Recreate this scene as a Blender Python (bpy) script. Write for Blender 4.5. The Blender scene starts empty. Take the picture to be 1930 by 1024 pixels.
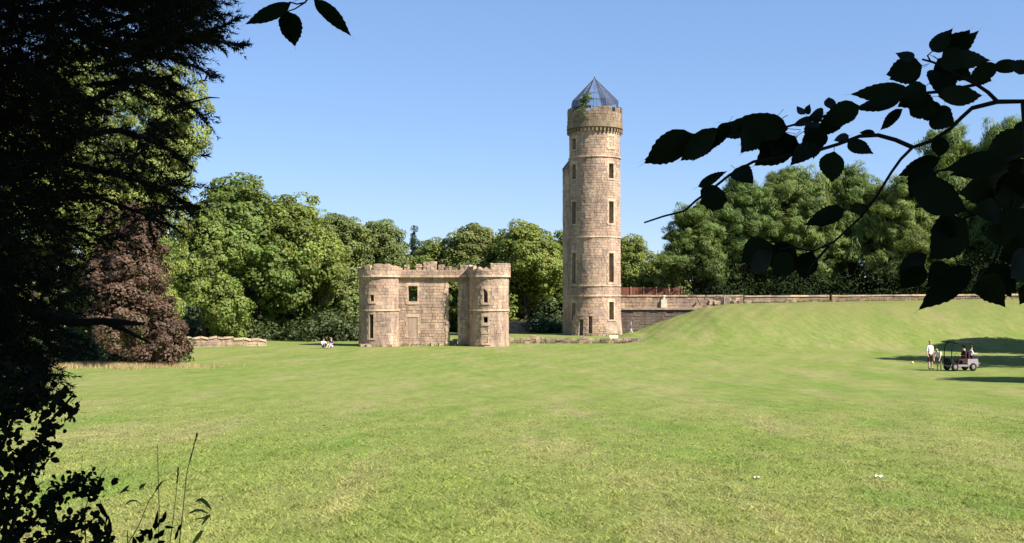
import bpy, bmesh, math, random
import numpy as np
from mathutils import Vector, Matrix

sc = bpy.context.scene
COL = sc.collection
R = math.radians

# ------------------------------------------------------------------ camera
FPX, CU, HV, CAMZ = 2070.0, 965.0, 560.0, 1.65      # focal length in photo pixels, centre column, horizon row, eye height
cam = bpy.data.cameras.new('camera')
cam.sensor_width = 36.0
cam.lens = FPX / 1930.0 * 36.0
cam.shift_y = (HV - 512.0) / 1930.0
cam.clip_start = 0.05
cam.clip_end = 9000
camo = bpy.data.objects.new('camera', cam)
camo.location = (0, 0, CAMZ)
camo.rotation_euler = (R(90), 0, 0)
COL.objects.link(camo)
sc.camera = camo

# ------------------------------------------------------------------ sky, sun, exposure
SUN_EL, SUN_AZ = 44.0, 56.0            # azimuth measured from "behind the camera" towards the right
world = bpy.data.worlds.new('World')
sc.world = world
world.use_nodes = True
wn = world.node_tree
wn.nodes.clear()
sky = wn.nodes.new('ShaderNodeTexSky')
sky.sky_type = 'NISHITA'
sky.sun_disc = False
sky.sun_elevation = R(SUN_EL)
sky.sun_rotation = R(180 - SUN_AZ)
sky.altitude = 200
sky.air_density = 1.0
sky.dust_density = 0.0
sky.ozone_density = 10.0
bg = wn.nodes.new('ShaderNodeBackground')
bg.inputs['Strength'].default_value = 0.114
wo = wn.nodes.new('ShaderNodeOutputWorld')
gam = wn.nodes.new('ShaderNodeGamma')          # softer gradient between zenith and horizon
gam.inputs[1].default_value = 0.66
wn.links.new(sky.outputs[0], gam.inputs[0])
tin = wn.nodes.new('ShaderNodeMix'); tin.data_type = 'RGBA'; tin.blend_type = 'MULTIPLY'; tin.inputs[0].default_value = 1.0
tin.inputs[7].default_value = (0.92, 0.945, 1.07, 1)
wn.links.new(gam.outputs[0], tin.inputs[6])
wn.links.new(tin.outputs[2], bg.inputs['Color'])
wn.links.new(bg.outputs[0], wo.inputs['Surface'])

SUND = Vector((math.sin(R(SUN_AZ)) * math.cos(R(SUN_EL)), -math.cos(R(SUN_AZ)) * math.cos(R(SUN_EL)), math.sin(R(SUN_EL))))
sl = bpy.data.lights.new('sun', 'SUN')
sl.energy = 4.6
sl.angle = R(0.53)
sl.color = (1.0, 0.94, 0.85)
so = bpy.data.objects.new('sun', sl)
so.rotation_euler = SUND.to_track_quat('Z', 'Y').to_euler()
so.location = (30, -30, 60)
COL.objects.link(so)

sc.view_settings.view_transform = 'Standard'
sc.view_settings.look = 'None'
sc.view_settings.exposure = 1.3
sc.view_settings.gamma = 1.0
sc.view_settings.use_curve_mapping = False
sc.cycles.max_bounces = 6
sc.cycles.transparent_max_bounces = 12
sc.cycles.use_denoising = True

def at(u, v, y):
    """photo pixel + distance -> world point"""
    return Vector(((u - CU) / FPX * y, y, CAMZ + (HV - v) / FPX * y))

# ------------------------------------------------------------------ mesh helpers
class MB:
    def __init__(s):
        s.v, s.f, s.c, s.m = [], [], [], []
    def add(s, verts, faces, col=(1, 1, 1), mi=0):
        b = len(s.v)
        s.v.extend([tuple(p) for p in verts])
        s.c.extend([col] * len(verts))
        for f in faces:
            s.f.append(tuple(b + i for i in f)); s.m.append(mi)
    def box(s, c, d, col=(1, 1, 1), jit=0.0, rng=None, rz=0.0, mi=0, taper=1.0):
        hx, hy, hz = d[0] / 2, d[1] / 2, d[2] / 2
        cs, sn = math.cos(rz), math.sin(rz)
        vs = []
        for z in (-1, 1):
            for x, y in ((-1, -1), (1, -1), (1, 1), (-1, 1)):
                k = taper if z > 0 else 1.0
                px, py, pz = x * hx * k, y * hy * k, z * hz
                if rng: px += rng.uniform(-jit, jit); py += rng.uniform(-jit, jit); pz += rng.uniform(-jit, jit)
                vs.append((c[0] + px * cs - py * sn, c[1] + px * sn + py * cs, c[2] + pz))
        s.add(vs, [(3, 2, 1, 0), (4, 5, 6, 7), (0, 1, 5, 4), (1, 2, 6, 5), (2, 3, 7, 6), (3, 0, 4, 7)], col, mi)
    def tube(s, pts, rad, n=8, col=(1, 1, 1), cap=True, mi=0):
        pts = [Vector(p) for p in pts]
        if not hasattr(rad, '__len__'): rad = [rad] * len(pts)
        rings, prev = [], None
        for i, p in enumerate(pts):
            t = (pts[min(i + 1, len(pts) - 1)] - pts[max(i - 1, 0)]).normalized()
            if prev is None:
                a = Vector((0, 0, 1)) if abs(t.z) < 0.9 else Vector((1, 0, 0))
                x = t.cross(a).normalized()
            else:
                x = (prev - t * prev.dot(t)).normalized()
            prev = x
            y = t.cross(x)
            rings.append([p + (x * math.cos(2 * math.pi * k / n) + y * math.sin(2 * math.pi * k / n)) * rad[i] for k in range(n)])
        vs = [q for r in rings for q in r]
        fs = [(i * n + k, i * n + (k + 1) % n, (i + 1) * n + (k + 1) % n, (i + 1) * n + k) for i in range(len(pts) - 1) for k in range(n)]
        if cap:
            fs.append(tuple(reversed(range(n)))); fs.append(tuple((len(pts) - 1) * n + k for k in range(n)))
        s.add(vs, fs, col, mi)
    def lathe(s, prof, n=24, col=(1, 1, 1), c=(0, 0, 0), mi=0, axis='z'):
        vs = []
        for r, z in prof:
            for k in range(n):
                a = 2 * math.pi * k / n
                p = (r * math.cos(a), r * math.sin(a), z)
                if axis == 'y': p = (p[0], p[2], p[1])
                vs.append((c[0] + p[0], c[1] + p[1], c[2] + p[2]))
        fs = [(i * n + k, i * n + (k + 1) % n, (i + 1) * n + (k + 1) % n, (i + 1) * n + k) for i in range(len(prof) - 1) for k in range(n)]
        s.add(vs, fs, col, mi)
    def mesh(s, name, mats, smooth=False):
        me = bpy.data.meshes.new(name)
        me.from_pydata(s.v, [], s.f)
        for m in (mats if isinstance(mats, (list, tuple)) else [mats]): me.materials.append(m)
        if any(s.m): me.polygons.foreach_set('material_index', s.m)
        ca = me.color_attributes.new('Col', 'FLOAT_COLOR', 'POINT')
        ca.data.foreach_set('color', np.c_[np.array(s.c, 'f'), np.ones(len(s.c), 'f')].ravel())
        if smooth: me.polygons.foreach_set('use_smooth', [True] * len(me.polygons))
        me.validate(); me.update()
        return me
    def build(s, name, mats, parent=None, smooth=False, kind=None):
        return link(name, s.mesh(name, mats, smooth), parent, kind)

def link(name, me, parent=None, kind=None):
    o = bpy.data.objects.new(name, me)
    COL.objects.link(o)
    if parent is not None: o.parent = parent
    if kind: o['kind'] = kind
    return o

def mesh_np(name, verts, faces, mat, cols=None, smooth=False):
    verts = np.asarray(verts, 'f'); faces = np.asarray(faces, 'i')
    me = bpy.data.meshes.new(name)
    k = faces.shape[1]
    me.vertices.add(len(verts)); me.vertices.foreach_set('co', verts.ravel())
    me.loops.add(faces.size); me.loops.foreach_set('vertex_index', faces.ravel())
    me.polygons.add(len(faces)); me.polygons.foreach_set('loop_start', np.arange(0, faces.size, k, dtype='i'))
    if smooth: me.polygons.foreach_set('use_smooth', np.ones(len(faces), bool))
    me.materials.append(mat)
    if cols is not None:
        ca = me.color_attributes.new('Col', 'FLOAT_COLOR', 'POINT')
        ca.data.foreach_set('color', np.c_[np.asarray(cols, 'f'), np.ones(len(verts), 'f')].ravel())
    me.update(calc_edges=True); me.validate()
    return me

def thing(name, loc, label, cat, group=None, rz=0.0):
    o = bpy.data.objects.new(name, None)
    COL.objects.link(o)
    o.location = loc; o.rotation_euler = (0, 0, rz)
    return tag(o, label, cat, group)

def tag(o, label, cat, group=None):
    o['label'] = label; o['category'] = cat
    if group: o['group'] = group
    return o

# ------------------------------------------------------------------ materials
def new_mat(name):
    m = bpy.data.materials.new(name); m.use_nodes = True
    nt = m.node_tree
    p = nt.nodes['Principled BSDF']
    p.inputs['Specular IOR Level'].default_value = 0.2
    return m, nt, p

def N(nt, t, **kw):
    n = nt.nodes.new(t)
    for k, v in kw.items(): setattr(n, k, v)
    return n

def noise(nt, vec, scale, detail=4, rough=0.55):
    n = N(nt, 'ShaderNodeTexNoise')
    n.inputs['Scale'].default_value = scale; n.inputs['Detail'].default_value = detail; n.inputs['Roughness'].default_value = rough
    if vec is not None: nt.links.new(vec, n.inputs['Vector'])
    return n.outputs['Fac']

def ramp(nt, fac, stops):
    r = N(nt, 'ShaderNodeValToRGB')
    e = r.color_ramp.elements
    while len(e) < len(stops): e.new(0.5)
    for i, (p, c) in enumerate(stops):
        e[i].position = p
        e[i].color = (*c, 1) if hasattr(c, '__len__') else (c, c, c, 1)
    nt.links.new(fac, r.inputs['Fac'])
    return r.outputs['Color']

def mixc(nt, a, b, fac, mode='MIX'):
    m = N(nt, 'ShaderNodeMix', data_type='RGBA', blend_type=mode)
    for sock, val in ((m.inputs[0], fac), (m.inputs[6], a), (m.inputs[7], b)):
        if isinstance(val, bpy.types.NodeSocket): nt.links.new(val, sock)
        elif hasattr(val, '__len__'): sock.default_value = (*val, 1)
        else: sock.default_value = val
    return m.outputs[2]

def scaled(nt, vec, s):
    m = N(nt, 'ShaderNodeMapping'); m.inputs['Scale'].default_value = s
    nt.links.new(vec, m.inputs['Vector'])
    return m.outputs[0]

def plain(name, col, rough=0.6, metal=0.0, var=0.15, scale=8.0):
    m, nt, p = new_mat(name)
    g = N(nt, 'ShaderNodeTexCoord').outputs['Object']
    f = noise(nt, g, scale)
    c = mixc(nt, [x * (1 - var) for x in col], [min(1, x * (1 + var)) for x in col], f)
    nt.links.new(c, p.inputs['Base Color'])
    p.inputs['Roughness'].default_value = rough; p.inputs['Metallic'].default_value = metal
    return m

def stone_mat(name, base, grime=0.55, moss=0.0):
    m, nt, p = new_mat(name)
    pos = N(nt, 'ShaderNodeNewGeometry').outputs['Position']
    at_ = N(nt, 'ShaderNodeAttribute'); at_.attribute_name = 'Col'
    c = mixc(nt, base, at_.outputs['Color'], 1.0, 'MULTIPLY')
    big = ramp(nt, noise(nt, pos, 0.45, 5, 0.6), [(0.32, (0.58, 0.56, 0.56)), (0.5, (0.95, 0.9, 0.86)), (0.7, (1.16, 1.10, 1.02))])
    c = mixc(nt, c, big, 0.8, 'MULTIPLY')
    streak = ramp(nt, noise(nt, scaled(nt, pos, (1.6, 1.6, 0.22)), 1.2, 6, 0.65), [(0.36, grime), (0.58, 1.0)])
    c = mixc(nt, c, streak, 0.75, 'MULTIPLY')
    fine = ramp(nt, noise(nt, pos, 9.0, 6, 0.7), [(0.25, 0.62), (0.6, 1.08)])
    c = mixc(nt, c, fine, 0.8, 'MULTIPLY')
    if moss:
        mm = ramp(nt, noise(nt, pos, 0.9, 5, 0.65), [(0.45, 0.0), (0.62, moss)])
        c = mixc(nt, c, (0.07, 0.075, 0.03), mm)
    nt.links.new(c, p.inputs['Base Color'])
    p.inputs['Roughness'].default_value = 0.92
    b = N(nt, 'ShaderNodeBump'); b.inputs['Strength'].default_value = 0.6; b.inputs['Distance'].default_value = 0.04
    nt.links.new(noise(nt, pos, 7.0, 8, 0.7), b.inputs['Height']); nt.links.new(b.outputs[0], p.inputs['Normal'])
    return m

def leaf_mat(name, col, trans=0.25, var=0.25, rough=0.55, spec=0.25, hue=0.0):
    m, nt, p = new_mat(name)
    at_ = N(nt, 'ShaderNodeAttribute'); at_.attribute_name = 'Col'
    oi = N(nt, 'ShaderNodeObjectInfo')
    a = mixc(nt, [col[0] * (1 - var), col[1] * (1 - var * .6), col[2] * (1 - var * .3)], [col[0] * (1 + var + hue), col[1] * (1 + var * .6), col[2] * (1 + var * .2)], oi.outputs['Random'])
    c = mixc(nt, a, at_.outputs['Color'], 1.0, 'MULTIPLY')
    nt.links.new(c, p.inputs['Base Color'])
    p.inputs['Roughness'].default_value = rough; p.inputs['Specular IOR Level'].default_value = spec
    if trans > 0:
        t = N(nt, 'ShaderNodeBsdfTranslucent')
        tc = mixc(nt, c, (1.25, 1.15, 0.5), 1.0, 'MULTIPLY')
        nt.links.new(tc, t.inputs['Color'])
        mx = N(nt, 'ShaderNodeMixShader'); mx.inputs[0].default_value = trans
        nt.links.new(p.outputs[0], mx.inputs[1]); nt.links.new(t.outputs[0], mx.inputs[2])
        nt.links.new(mx.outputs[0], nt.nodes['Material Output'].inputs['Surface'])
    return m

def grass_group():
    """lawn colour by world position, shared by the ground sheet and the blades"""
    g = bpy.data.node_groups.new('lawn_colour', 'ShaderNodeTree')
    g.interface.new_socket('Color', in_out='OUTPUT', socket_type='NodeSocketColor')
    out = g.nodes.new('NodeGroupOutput')
    pos = N(g, 'ShaderNodeNewGeometry').outputs['Position']
    sep = N(g, 'ShaderNodeSeparateXYZ'); g.links.new(pos, sep.inputs[0])
    cmb = N(g, 'ShaderNodeCombineXYZ'); g.links.new(sep.outputs[0], cmb.inputs[0]); g.links.new(sep.outputs[1], cmb.inputs[1])
    p2 = cmb.outputs[0]
    green, lush, yellow, dry = (0.146, 0.188, 0.042), (0.106, 0.176, 0.030), (0.190, 0.204, 0.064), (0.255, 0.215, 0.105)
    # patches are drawn out along the mowing direction (away from the viewer)
    q = scaled(g, p2, (1.0, 0.30, 1.0))
    c = mixc(g, green, yellow, ramp(g, noise(g, q, 0.22, 5, 0.62), [(0.40, 0.0), (0.60, 0.9)]))
    rot = N(g, 'ShaderNodeMapping'); rot.inputs['Rotation'].default_value = (0, 0, R(14)); rot.inputs['Scale'].default_value = (1.0, 0.16, 1); rot.inputs['Location'].default_value = (3.1, 1.7, 0)
    g.links.new(p2, rot.inputs['Vector'])
    c = mixc(g, c, dry, ramp(g, noise(g, rot.outputs[0], 0.42, 5, 0.66), [(0.50, 0.0), (0.70, 0.6)]))
    c = mixc(g, c, lush, ramp(g, noise(g, q, 0.37, 4, 0.6), [(0.54, 0.0), (0.68, 0.75)]))
    wv = N(g, 'ShaderNodeTexWave'); wv.inputs['Scale'].default_value = 0.11; wv.inputs['Distortion'].default_value = 2.0; wv.inputs['Detail'].default_value = 2; wv.inputs['Detail Scale'].default_value = 0.5
    r3 = N(g, 'ShaderNodeMapping'); r3.inputs['Rotation'].default_value = (0, 0, R(20)); g.links.new(p2, r3.inputs['Vector'])
    g.links.new(r3.outputs[0], wv.inputs['Vector'])
    c = mixc(g, c, ramp(g, wv.outputs['Fac'], [(0.2, (0.965, 0.975, 0.965)), (0.8, (1.035, 1.025, 1.035))]), 1.0, 'MULTIPLY')
    c = mixc(g, c, ramp(g, noise(g, q, 2.0, 6, 0.72), [(0.28, 0.76), (0.72, 1.22)]), 1.0, 'MULTIPLY')
    c = mixc(g, c, dry, ramp(g, noise(g, q, 1.3, 6, 0.74), [(0.57, 0.0), (0.76, 0.5)]))
    # the bank is drier turf
    mr = N(g, 'ShaderNodeMapRange'); mr.inputs[1].default_value = 104; mr.inputs[2].default_value = 121; g.links.new(sep.outputs[1], mr.inputs[0])
    mr2 = N(g, 'ShaderNodeMapRange'); mr2.inputs[1].default_value = 14; mr2.inputs[2].default_value = 24; g.links.new(sep.outputs[0], mr2.inputs[0])
    mu = N(g, 'ShaderNodeMath', operation='MULTIPLY'); g.links.new(mr.outputs[0], mu.inputs[0]); g.links.new(mr2.outputs[0], mu.inputs[1])
    mu2 = N(g, 'ShaderNodeMath', operation='MULTIPLY'); g.links.new(mu.outputs[0], mu2.inputs[0]); g.links.new(ramp(g, noise(g, p2, .35, 4, .6), [(.3, .35), (.65, .9)]), mu2.inputs[1])
    c = mixc(g, c, (0.150, 0.145, 0.052), mu2.outputs[0])
    g.links.new(c, out.inputs[0])
    return g
GG = grass_group()

def ground_mat():
    m, nt, p = new_mat('lawn')
    gn = N(nt, 'ShaderNodeGroup'); gn.node_tree = GG
    pos = N(nt, 'ShaderNodeNewGeometry').outputs['Position']
    c = mixc(nt, gn.outputs[0], ramp(nt, noise(nt, pos, 16.0, 6, 0.75), [(0.25, 0.80), (0.7, 1.14)]), 0.8, 'MULTIPLY')
    nt.links.new(c, p.inputs['Base Color'])
    p.inputs['Roughness'].default_value = 0.95; p.inputs['Specular IOR Level'].default_value = 0.05
    b = N(nt, 'ShaderNodeBump'); b.inputs['Strength'].default_value = 0.5; b.inputs['Distance'].default_value = 0.05
    nt.links.new(noise(nt, pos, 22.0, 6, 0.75), b.inputs['Height']); nt.links.new(b.outputs[0], p.inputs['Normal'])
    return m

def blade_mat():
    m, nt, p = new_mat('lawn_blades')
    gn = N(nt, 'ShaderNodeGroup'); gn.node_tree = GG
    at_ = N(nt, 'ShaderNodeAttribute'); at_.attribute_name = 'Col'
    c = mixc(nt, gn.outputs[0], at_.outputs['Color'], 1.0, 'MULTIPLY')
    nt.links.new(c, p.inputs['Base Color']); p.inputs['Roughness'].default_value = 0.6
    t = N(nt, 'ShaderNodeBsdfTranslucent'); nt.links.new(c, t.inputs['Color'])
    mx = N(nt, 'ShaderNodeMixShader'); mx.inputs[0].default_value = 0.42
    nt.links.new(p.outputs[0], mx.inputs[1]); nt.links.new(t.outputs[0], mx.inputs[2])
    nt.links.new(mx.outputs[0], nt.nodes['Material Output'].inputs['Surface'])
    return m

M = dict(
    stone=stone_mat('sandstone', (0.465, 0.348, 0.268)),
    mortar=stone_mat('sandstone_joint', (0.395, 0.298, 0.23)),
    ashlar=stone_mat('pale_dressed_sandstone', (0.55, 0.42, 0.30), 0.65),
    dark_stone=stone_mat('weathered_parapet_stone', (0.31, 0.235, 0.175), 0.4, 0.5),
    low_stone=stone_mat('mossy_low_wall_stone', (0.42, 0.33, 0.25), 0.55, 0.3),
    umber_stone=stone_mat('dark_retaining_stone', (0.17, 0.135, 0.125), 0.5, 0.4),
    cream=stone_mat('cream_stone', (0.70, 0.64, 0.48), 0.85),
    bark=plain('bark', (0.045, 0.036, 0.028), 0.9, var=0.4, scale=5),
    bark_dark=plain('dark_bark', (0.012, 0.010, 0.009), 0.9, var=0.4, scale=9),
    iron=plain('grey_iron', (0.13, 0.15, 0.19), 0.5, 0.4),
    rust=plain('rust_red_boards', (0.20, 0.075, 0.045), 0.8, var=0.35, scale=3),
    rustp=plain('faded_red_post', (0.30, 0.17, 0.12), 0.8, var=0.3, scale=3),
    black=plain('black_plastic', (0.012, 0.012, 0.013), 0.9),
    tyre=plain('tyre_rubber', (0.015, 0.013, 0.013), 0.8),
    hub=plain('pale_hub', (0.24, 0.20, 0.20), 0.4),
    cart=plain('pale_cart_body', (0.27, 0.23, 0.23), 0.6),
    seat=plain('dark_seat', (0.03, 0.012, 0.014), 0.6),
    skin=plain('skin', (0.55, 0.34, 0.25), 0.55),
    white=plain('white_cloth', (0.78, 0.74, 0.72), 0.8),
    pink=plain('pale_pink_cloth', (0.72, 0.60, 0.60), 0.8),
    purple=plain('purple_cloth', (0.13, 0.08, 0.20), 0.8),
    navy=plain('navy_cloth', (0.02, 0.022, 0.06), 0.8),
    maroon=plain('dark_maroon_cloth', (0.045, 0.016, 0.016), 0.8),
    greyc=plain('grey_cloth', (0.14, 0.12, 0.13), 0.8),
    cream_c=plain('cream_cloth', (0.62, 0.55, 0.42), 0.8),
    hair=plain('brown_hair', (0.06, 0.035, 0.02), 0.7),
    blonde=plain('fair_hair', (0.32, 0.22, 0.12), 0.7),
    shoe=plain('shoe', (0.25, 0.2, 0.17), 0.7),
    ball=plain('yellow_ball', (0.75, 0.70, 0.12), 0.5),
    paper=plain('white_paper', (0.78, 0.78, 0.76), 0.7),
    lawn=ground_mat(), blades=blade_mat(),
    broad=leaf_mat('broad_leaf_green', (0.150, 0.200, 0.043), 0.33, 0.2),
    bright=leaf_mat('bright_leaf_green', (0.215, 0.260, 0.070), 0.35, 0.08),
    olive=leaf_mat('olive_leaf_green', (0.140, 0.178, 0.050), 0.3, 0.2),
    pine=leaf_mat('pine_green', (0.135, 0.205, 0.054), 0.36, 0.15, hue=0.15),
    copper=leaf_mat('copper_leaf', (0.112, 0.068, 0.042), 0.2, 0.1),
    spruce=leaf_mat('spruce_green', (0.028, 0.055, 0.024), 0.1, 0.2),
    wood_shade=leaf_mat('shade_toned_leaf', (0.022, 0.034, 0.012), 0.05, 0.2, 0.85, 0.02),  # near-black leaf colour stands in for the shade low in the pine wood
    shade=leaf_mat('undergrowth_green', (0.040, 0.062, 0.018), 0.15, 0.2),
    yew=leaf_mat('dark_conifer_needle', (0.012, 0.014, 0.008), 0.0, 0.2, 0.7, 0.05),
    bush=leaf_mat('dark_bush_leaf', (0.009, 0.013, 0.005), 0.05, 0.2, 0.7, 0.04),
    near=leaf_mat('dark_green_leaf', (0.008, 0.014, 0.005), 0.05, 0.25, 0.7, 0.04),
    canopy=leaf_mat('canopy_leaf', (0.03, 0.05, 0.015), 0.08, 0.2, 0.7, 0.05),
    straw=leaf_mat('straw', (0.42, 0.31, 0.15), 0.2, 0.1),
    stem=leaf_mat('grass_stem_green', (0.11, 0.15, 0.04), 0.3, 0.2),
)
def glass_mat():
    m, nt, p = new_mat('blue_grey_glass')
    tr = N(nt, 'ShaderNodeBsdfTransparent'); tr.inputs[0].default_value = (0.93, 0.95, 0.97, 1)
    df = N(nt, 'ShaderNodeBsdfTranslucent'); df.inputs[0].default_value = (0.45, 0.55, 0.80, 1)
    d2 = N(nt, 'ShaderNodeBsdfDiffuse'); d2.inputs[0].default_value = (0.22, 0.30, 0.48, 1)
    ad = N(nt, 'ShaderNodeMixShader'); nt.links.new(df.outputs[0], ad.inputs[1]); nt.links.new(d2.outputs[0], ad.inputs[2])
    dirt = N(nt, 'ShaderNodeMixShader'); dirt.inputs[0].default_value = 0.34
    nt.links.new(tr.outputs[0], dirt.inputs[1]); nt.links.new(ad.outputs[0], dirt.inputs[2])
    gl = N(nt, 'ShaderNodeBsdfGlossy'); gl.inputs['Roughness'].default_value = 0.12; gl.inputs['Color'].default_value = (0.6, 0.68, 0.85, 1)
    fr = N(nt, 'ShaderNodeFresnel'); fr.inputs[0].default_value = 1.45
    mx = N(nt, 'ShaderNodeMixShader')
    nt.links.new(fr.outputs[0], mx.inputs[0]); nt.links.new(dirt.outputs[0], mx.inputs[1]); nt.links.new(gl.outputs[0], mx.inputs[2])
    nt.links.new(mx.outputs[0], nt.nodes['Material Output'].inputs['Surface'])
    return m
M['glass'] = glass_mat()

# ------------------------------------------------------------------ the ground
def sst(a, b, x):
    t = np.clip((x - a) / (b - a), 0, 1)
    return t * t * (3 - 2 * t)
BX = [11.6, 13.2, 15.0, 17.0, 19.3, 21.1, 24.0, 31.8, 45.0, 57.0, 80.0]
BZ = [-3.1, -2.6, -1.75, -0.95, -0.25, 0.42, 0.86, 1.04, 1.25, 1.5, 1.7]
def height(x, y):
    x = np.asarray(x, float); y = np.asarray(y, float)
    yy = np.maximum(y, 0)
    z = -3.1 * (1 - np.exp(-yy / 40.0)) / (1 - np.exp(-105 / 40.0))
    z = np.maximum(z, -3.12)
    z = z + np.where(y < 0, -y * 0.02, 0)
    # gentle undulation of the field
    z = z + 0.10 * np.sin(x * 0.11 + 1.0) * np.sin(y * 0.085) * sst(20, 40, y) * (1 - sst(85, 100, y))
    # low court in front of the tower, behind the kerb wall
    court = sst(113.4, 113.9, y) * sst(-3.0, -2.0, x) * (1 - sst(13.0, 14.0, x)) * (1 - sst(150, 170, y))
    z = z + court * 0.34
    # grass bank on the right
    bh = np.interp(x, BX, BZ) - (-3.1)
    front = sst(97.0, 123.0, y)
    back = np.where(x < 24.5, 1 - sst(123.3, 126.5, y) * (1 - sst(23.0, 24.5, x)), 1.0)
    bank = np.where(x > 11.6, bh * front * back, 0)
    z = z + bank
    z = z + np.where(x > 11.6, .05 * (np.sin(x * 1.3 + .6 * y) * np.sin(y * .9) + .7 * np.sin(x * 2.9 - y * 1.7)) * front * (1 - sst(123, 125, y)), 0)
    return z
def hz(x, y): return float(height(x, y))

def axis(segs):
    out = []
    for a, b, st in segs: out += list(np.arange(a, b, st))
    return np.array(out + [segs[-1][1]])
xs = axis([(-4000, -400, 450), (-400, -80, 20), (-80, -30, 2.5), (-30, 10, 1.0), (10, 30, 0.4), (30, 80, 2.0), (80, 400, 20), (400, 4000, 450)])
ys = axis([(-300, -20, 20), (-20, 60, 1.25), (60, 96, 1.5), (96, 130, 0.4), (130, 200, 4), (200, 600, 40), (600, 6000, 450)])
X, Y = np.meshgrid(xs, ys)
Z = height(X, Y)
nx, ny = len(xs), len(ys)
idx = np.arange(nx * ny).reshape(ny, nx)
faces = np.stack([idx[:-1, :-1], idx[:-1, 1:], idx[1:, 1:], idx[1:, :-1]], -1).reshape(-1, 4)
g = link('ground', mesh_np('ground', np.stack([X, Y, Z], -1).reshape(-1, 3), faces, M['lawn'], smooth=True))
g['kind'] = 'structure'

# short mown blades over the nearer lawn
nr = np.random.default_rng(5)
nb = 300000
yb = 9.0 * np.exp(nr.random(nb) * math.log(48 / 9.0))
xb = (nr.random(nb) * 2 - 1) * (0.50 * yb + 1.2)
zb = height(xb, yb)
hb = (0.018 + 0.034 * nr.random(nb) ** 2) * np.clip((50 - yb) / 34, 0.05, 1)
tuft = np.sin(xb * 5.1 + 2 * np.sin(yb * 1.7)) * np.sin(yb * 4.3 + 2 * np.sin(xb * 2.1)) + .6 * np.sin(xb * 11.3 + yb * 7.7) * np.sin(yb * 13.1 - xb * 5.0)
hb = hb * np.clip(.85 + .55 * tuft, .45, 1.7)
wb = (0.004 + 0.006 * nr.random(nb)) * (0.7 + yb / 14)
an = nr.random(nb) * 2 * math.pi
ln = nr.random((nb, 2)) - 0.5
b0 = np.stack([xb - np.cos(an) * wb, yb - np.sin(an) * wb, zb - 0.004], -1)
b1 = np.stack([xb + np.cos(an) * wb, yb + np.sin(an) * wb, zb - 0.004], -1)
b2 = np.stack([xb + ln[:, 0] * hb * 4.5, yb + ln[:, 1] * hb * 4.5, zb + hb], -1)
vb = np.stack([b0, b1, b2], 1).reshape(-1, 3)
shade = 1.22 + 0.85 * nr.random(nb)
tint = np.stack([shade * (0.95 + 0.25 * nr.random(nb)), shade, shade * (0.8 + 0.4 * nr.random(nb))], -1)
gb = link('lawn_grass', mesh_np('lawn_grass', vb, np.arange(nb * 3).reshape(-1, 3), M['blades'], np.repeat(tint, 3, 0)))
gb['kind'] = 'stuff'; tag(gb, 'short mown green lawn grass over the open field', 'grass')

# ------------------------------------------------------------------ masonry
def shell(mb, P, us, vs, t, keep, col=(1, 1, 1), wrap=False):
    nu, nv = len(us) - 1, len(vs) - 1
    K = [[keep((us[i] + us[i + 1]) / 2, (vs[j] + vs[j + 1]) / 2) for j in range(nv)] for i in range(nu)]
    def k(i, j):
        if wrap: i %= nu
        return 0 <= i < nu and 0 <= j < nv and K[i][j]
    for i in range(nu):
        for j in range(nv):
            if not K[i][j]: continue
            a, b, c, d = us[i], us[i + 1], vs[j], vs[j + 1]
            mb.add([P(a, c, 0), P(b, c, 0), P(b, d, 0), P(a, d, 0)], [(0, 1, 2, 3)], col)
            mb.add([P(a, c, -t), P(b, c, -t), P(b, d, -t), P(a, d, -t)], [(3, 2, 1, 0)], col)
            for (di, dj, p, q) in ((-1, 0, (a, c), (a, d)), (1, 0, (b, d), (b, c)), (0, -1, (b, c), (a, c)), (0, 1, (a, d), (b, d))):
                if not k(i + di, j + dj):
                    mb.add([P(*p, 0), P(*q, 0), P(*q, -t), P(*p, -t)], [(0, 1, 2, 3)], col)

def stone_col(rng):
    b = rng.gauss(1.0, 0.075)
    t = rng.random()
    if t < 0.12: c = (0.96, 0.86, 0.85)
    elif t < 0.28: c = (0.80, 0.82, 0.84)
    elif t < 0.42: c = (1.12, 1.05, 0.92)
    else: c = (1.0, 0.98, 0.95)
    return tuple(max(0.3, min(1.5, b * x)) for x in c)

def masonry(mb, P, u0, u1, v0, v1, ch, sl_, rng, holes=(), top=None, proud=0.03, wrap=False, colf=stone_col):
    """coursed blocks standing proud of a backing wall; holes are (u0,u1,v0,v1)"""
    v = v0
    while v < v1 - 0.05:
        h = min(ch * rng.uniform(0.8, 1.2), v1 - v)
        vm = v + h / 2
        blocked = sorted((a, b) for a, b, c, d in holes if c < vm < d)
        spans, cur = [], u0
        for a, b in blocked:
            if a > cur: spans.append((cur, a))
            cur = max(cur, b)
        if cur < u1: spans.append((cur, u1))
        for a, b in spans:
            u = a
            first = rng.uniform(0.3, 1.0)
            while u < b - 1e-4:
                w = sl_ * rng.uniform(0.6, 1.4) * first; first = 1.0
                if b - (u + w) < sl_ * 0.35: w = b - u
                if top is None or vm < top(u + w / 2):
                    j = 0.008
                    pr = proud * rng.uniform(0.25, 1.35)
                    ua, ub, va, vb_ = u + j, u + w - j, v + j, v + h - j
                    e = 0.012
                    nseg = 1
                    fr = [P(ua + e, va + e, pr), P(ub - e, va + e, pr), P(ub - e, vb_ - e, pr), P(ua + e, vb_ - e, pr)]
                    bk = [P(ua, va, -0.03), P(ub, va, -0.03), P(ub, vb_, -0.03), P(ua, vb_, -0.03)]
                    mb.add(fr + bk, [(0, 1, 2, 3), (4, 5, 1, 0), (5, 6, 2, 1), (6, 7, 3, 2), (7, 4, 0, 3)], colf(rng))
                u += w
        v += h

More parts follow.
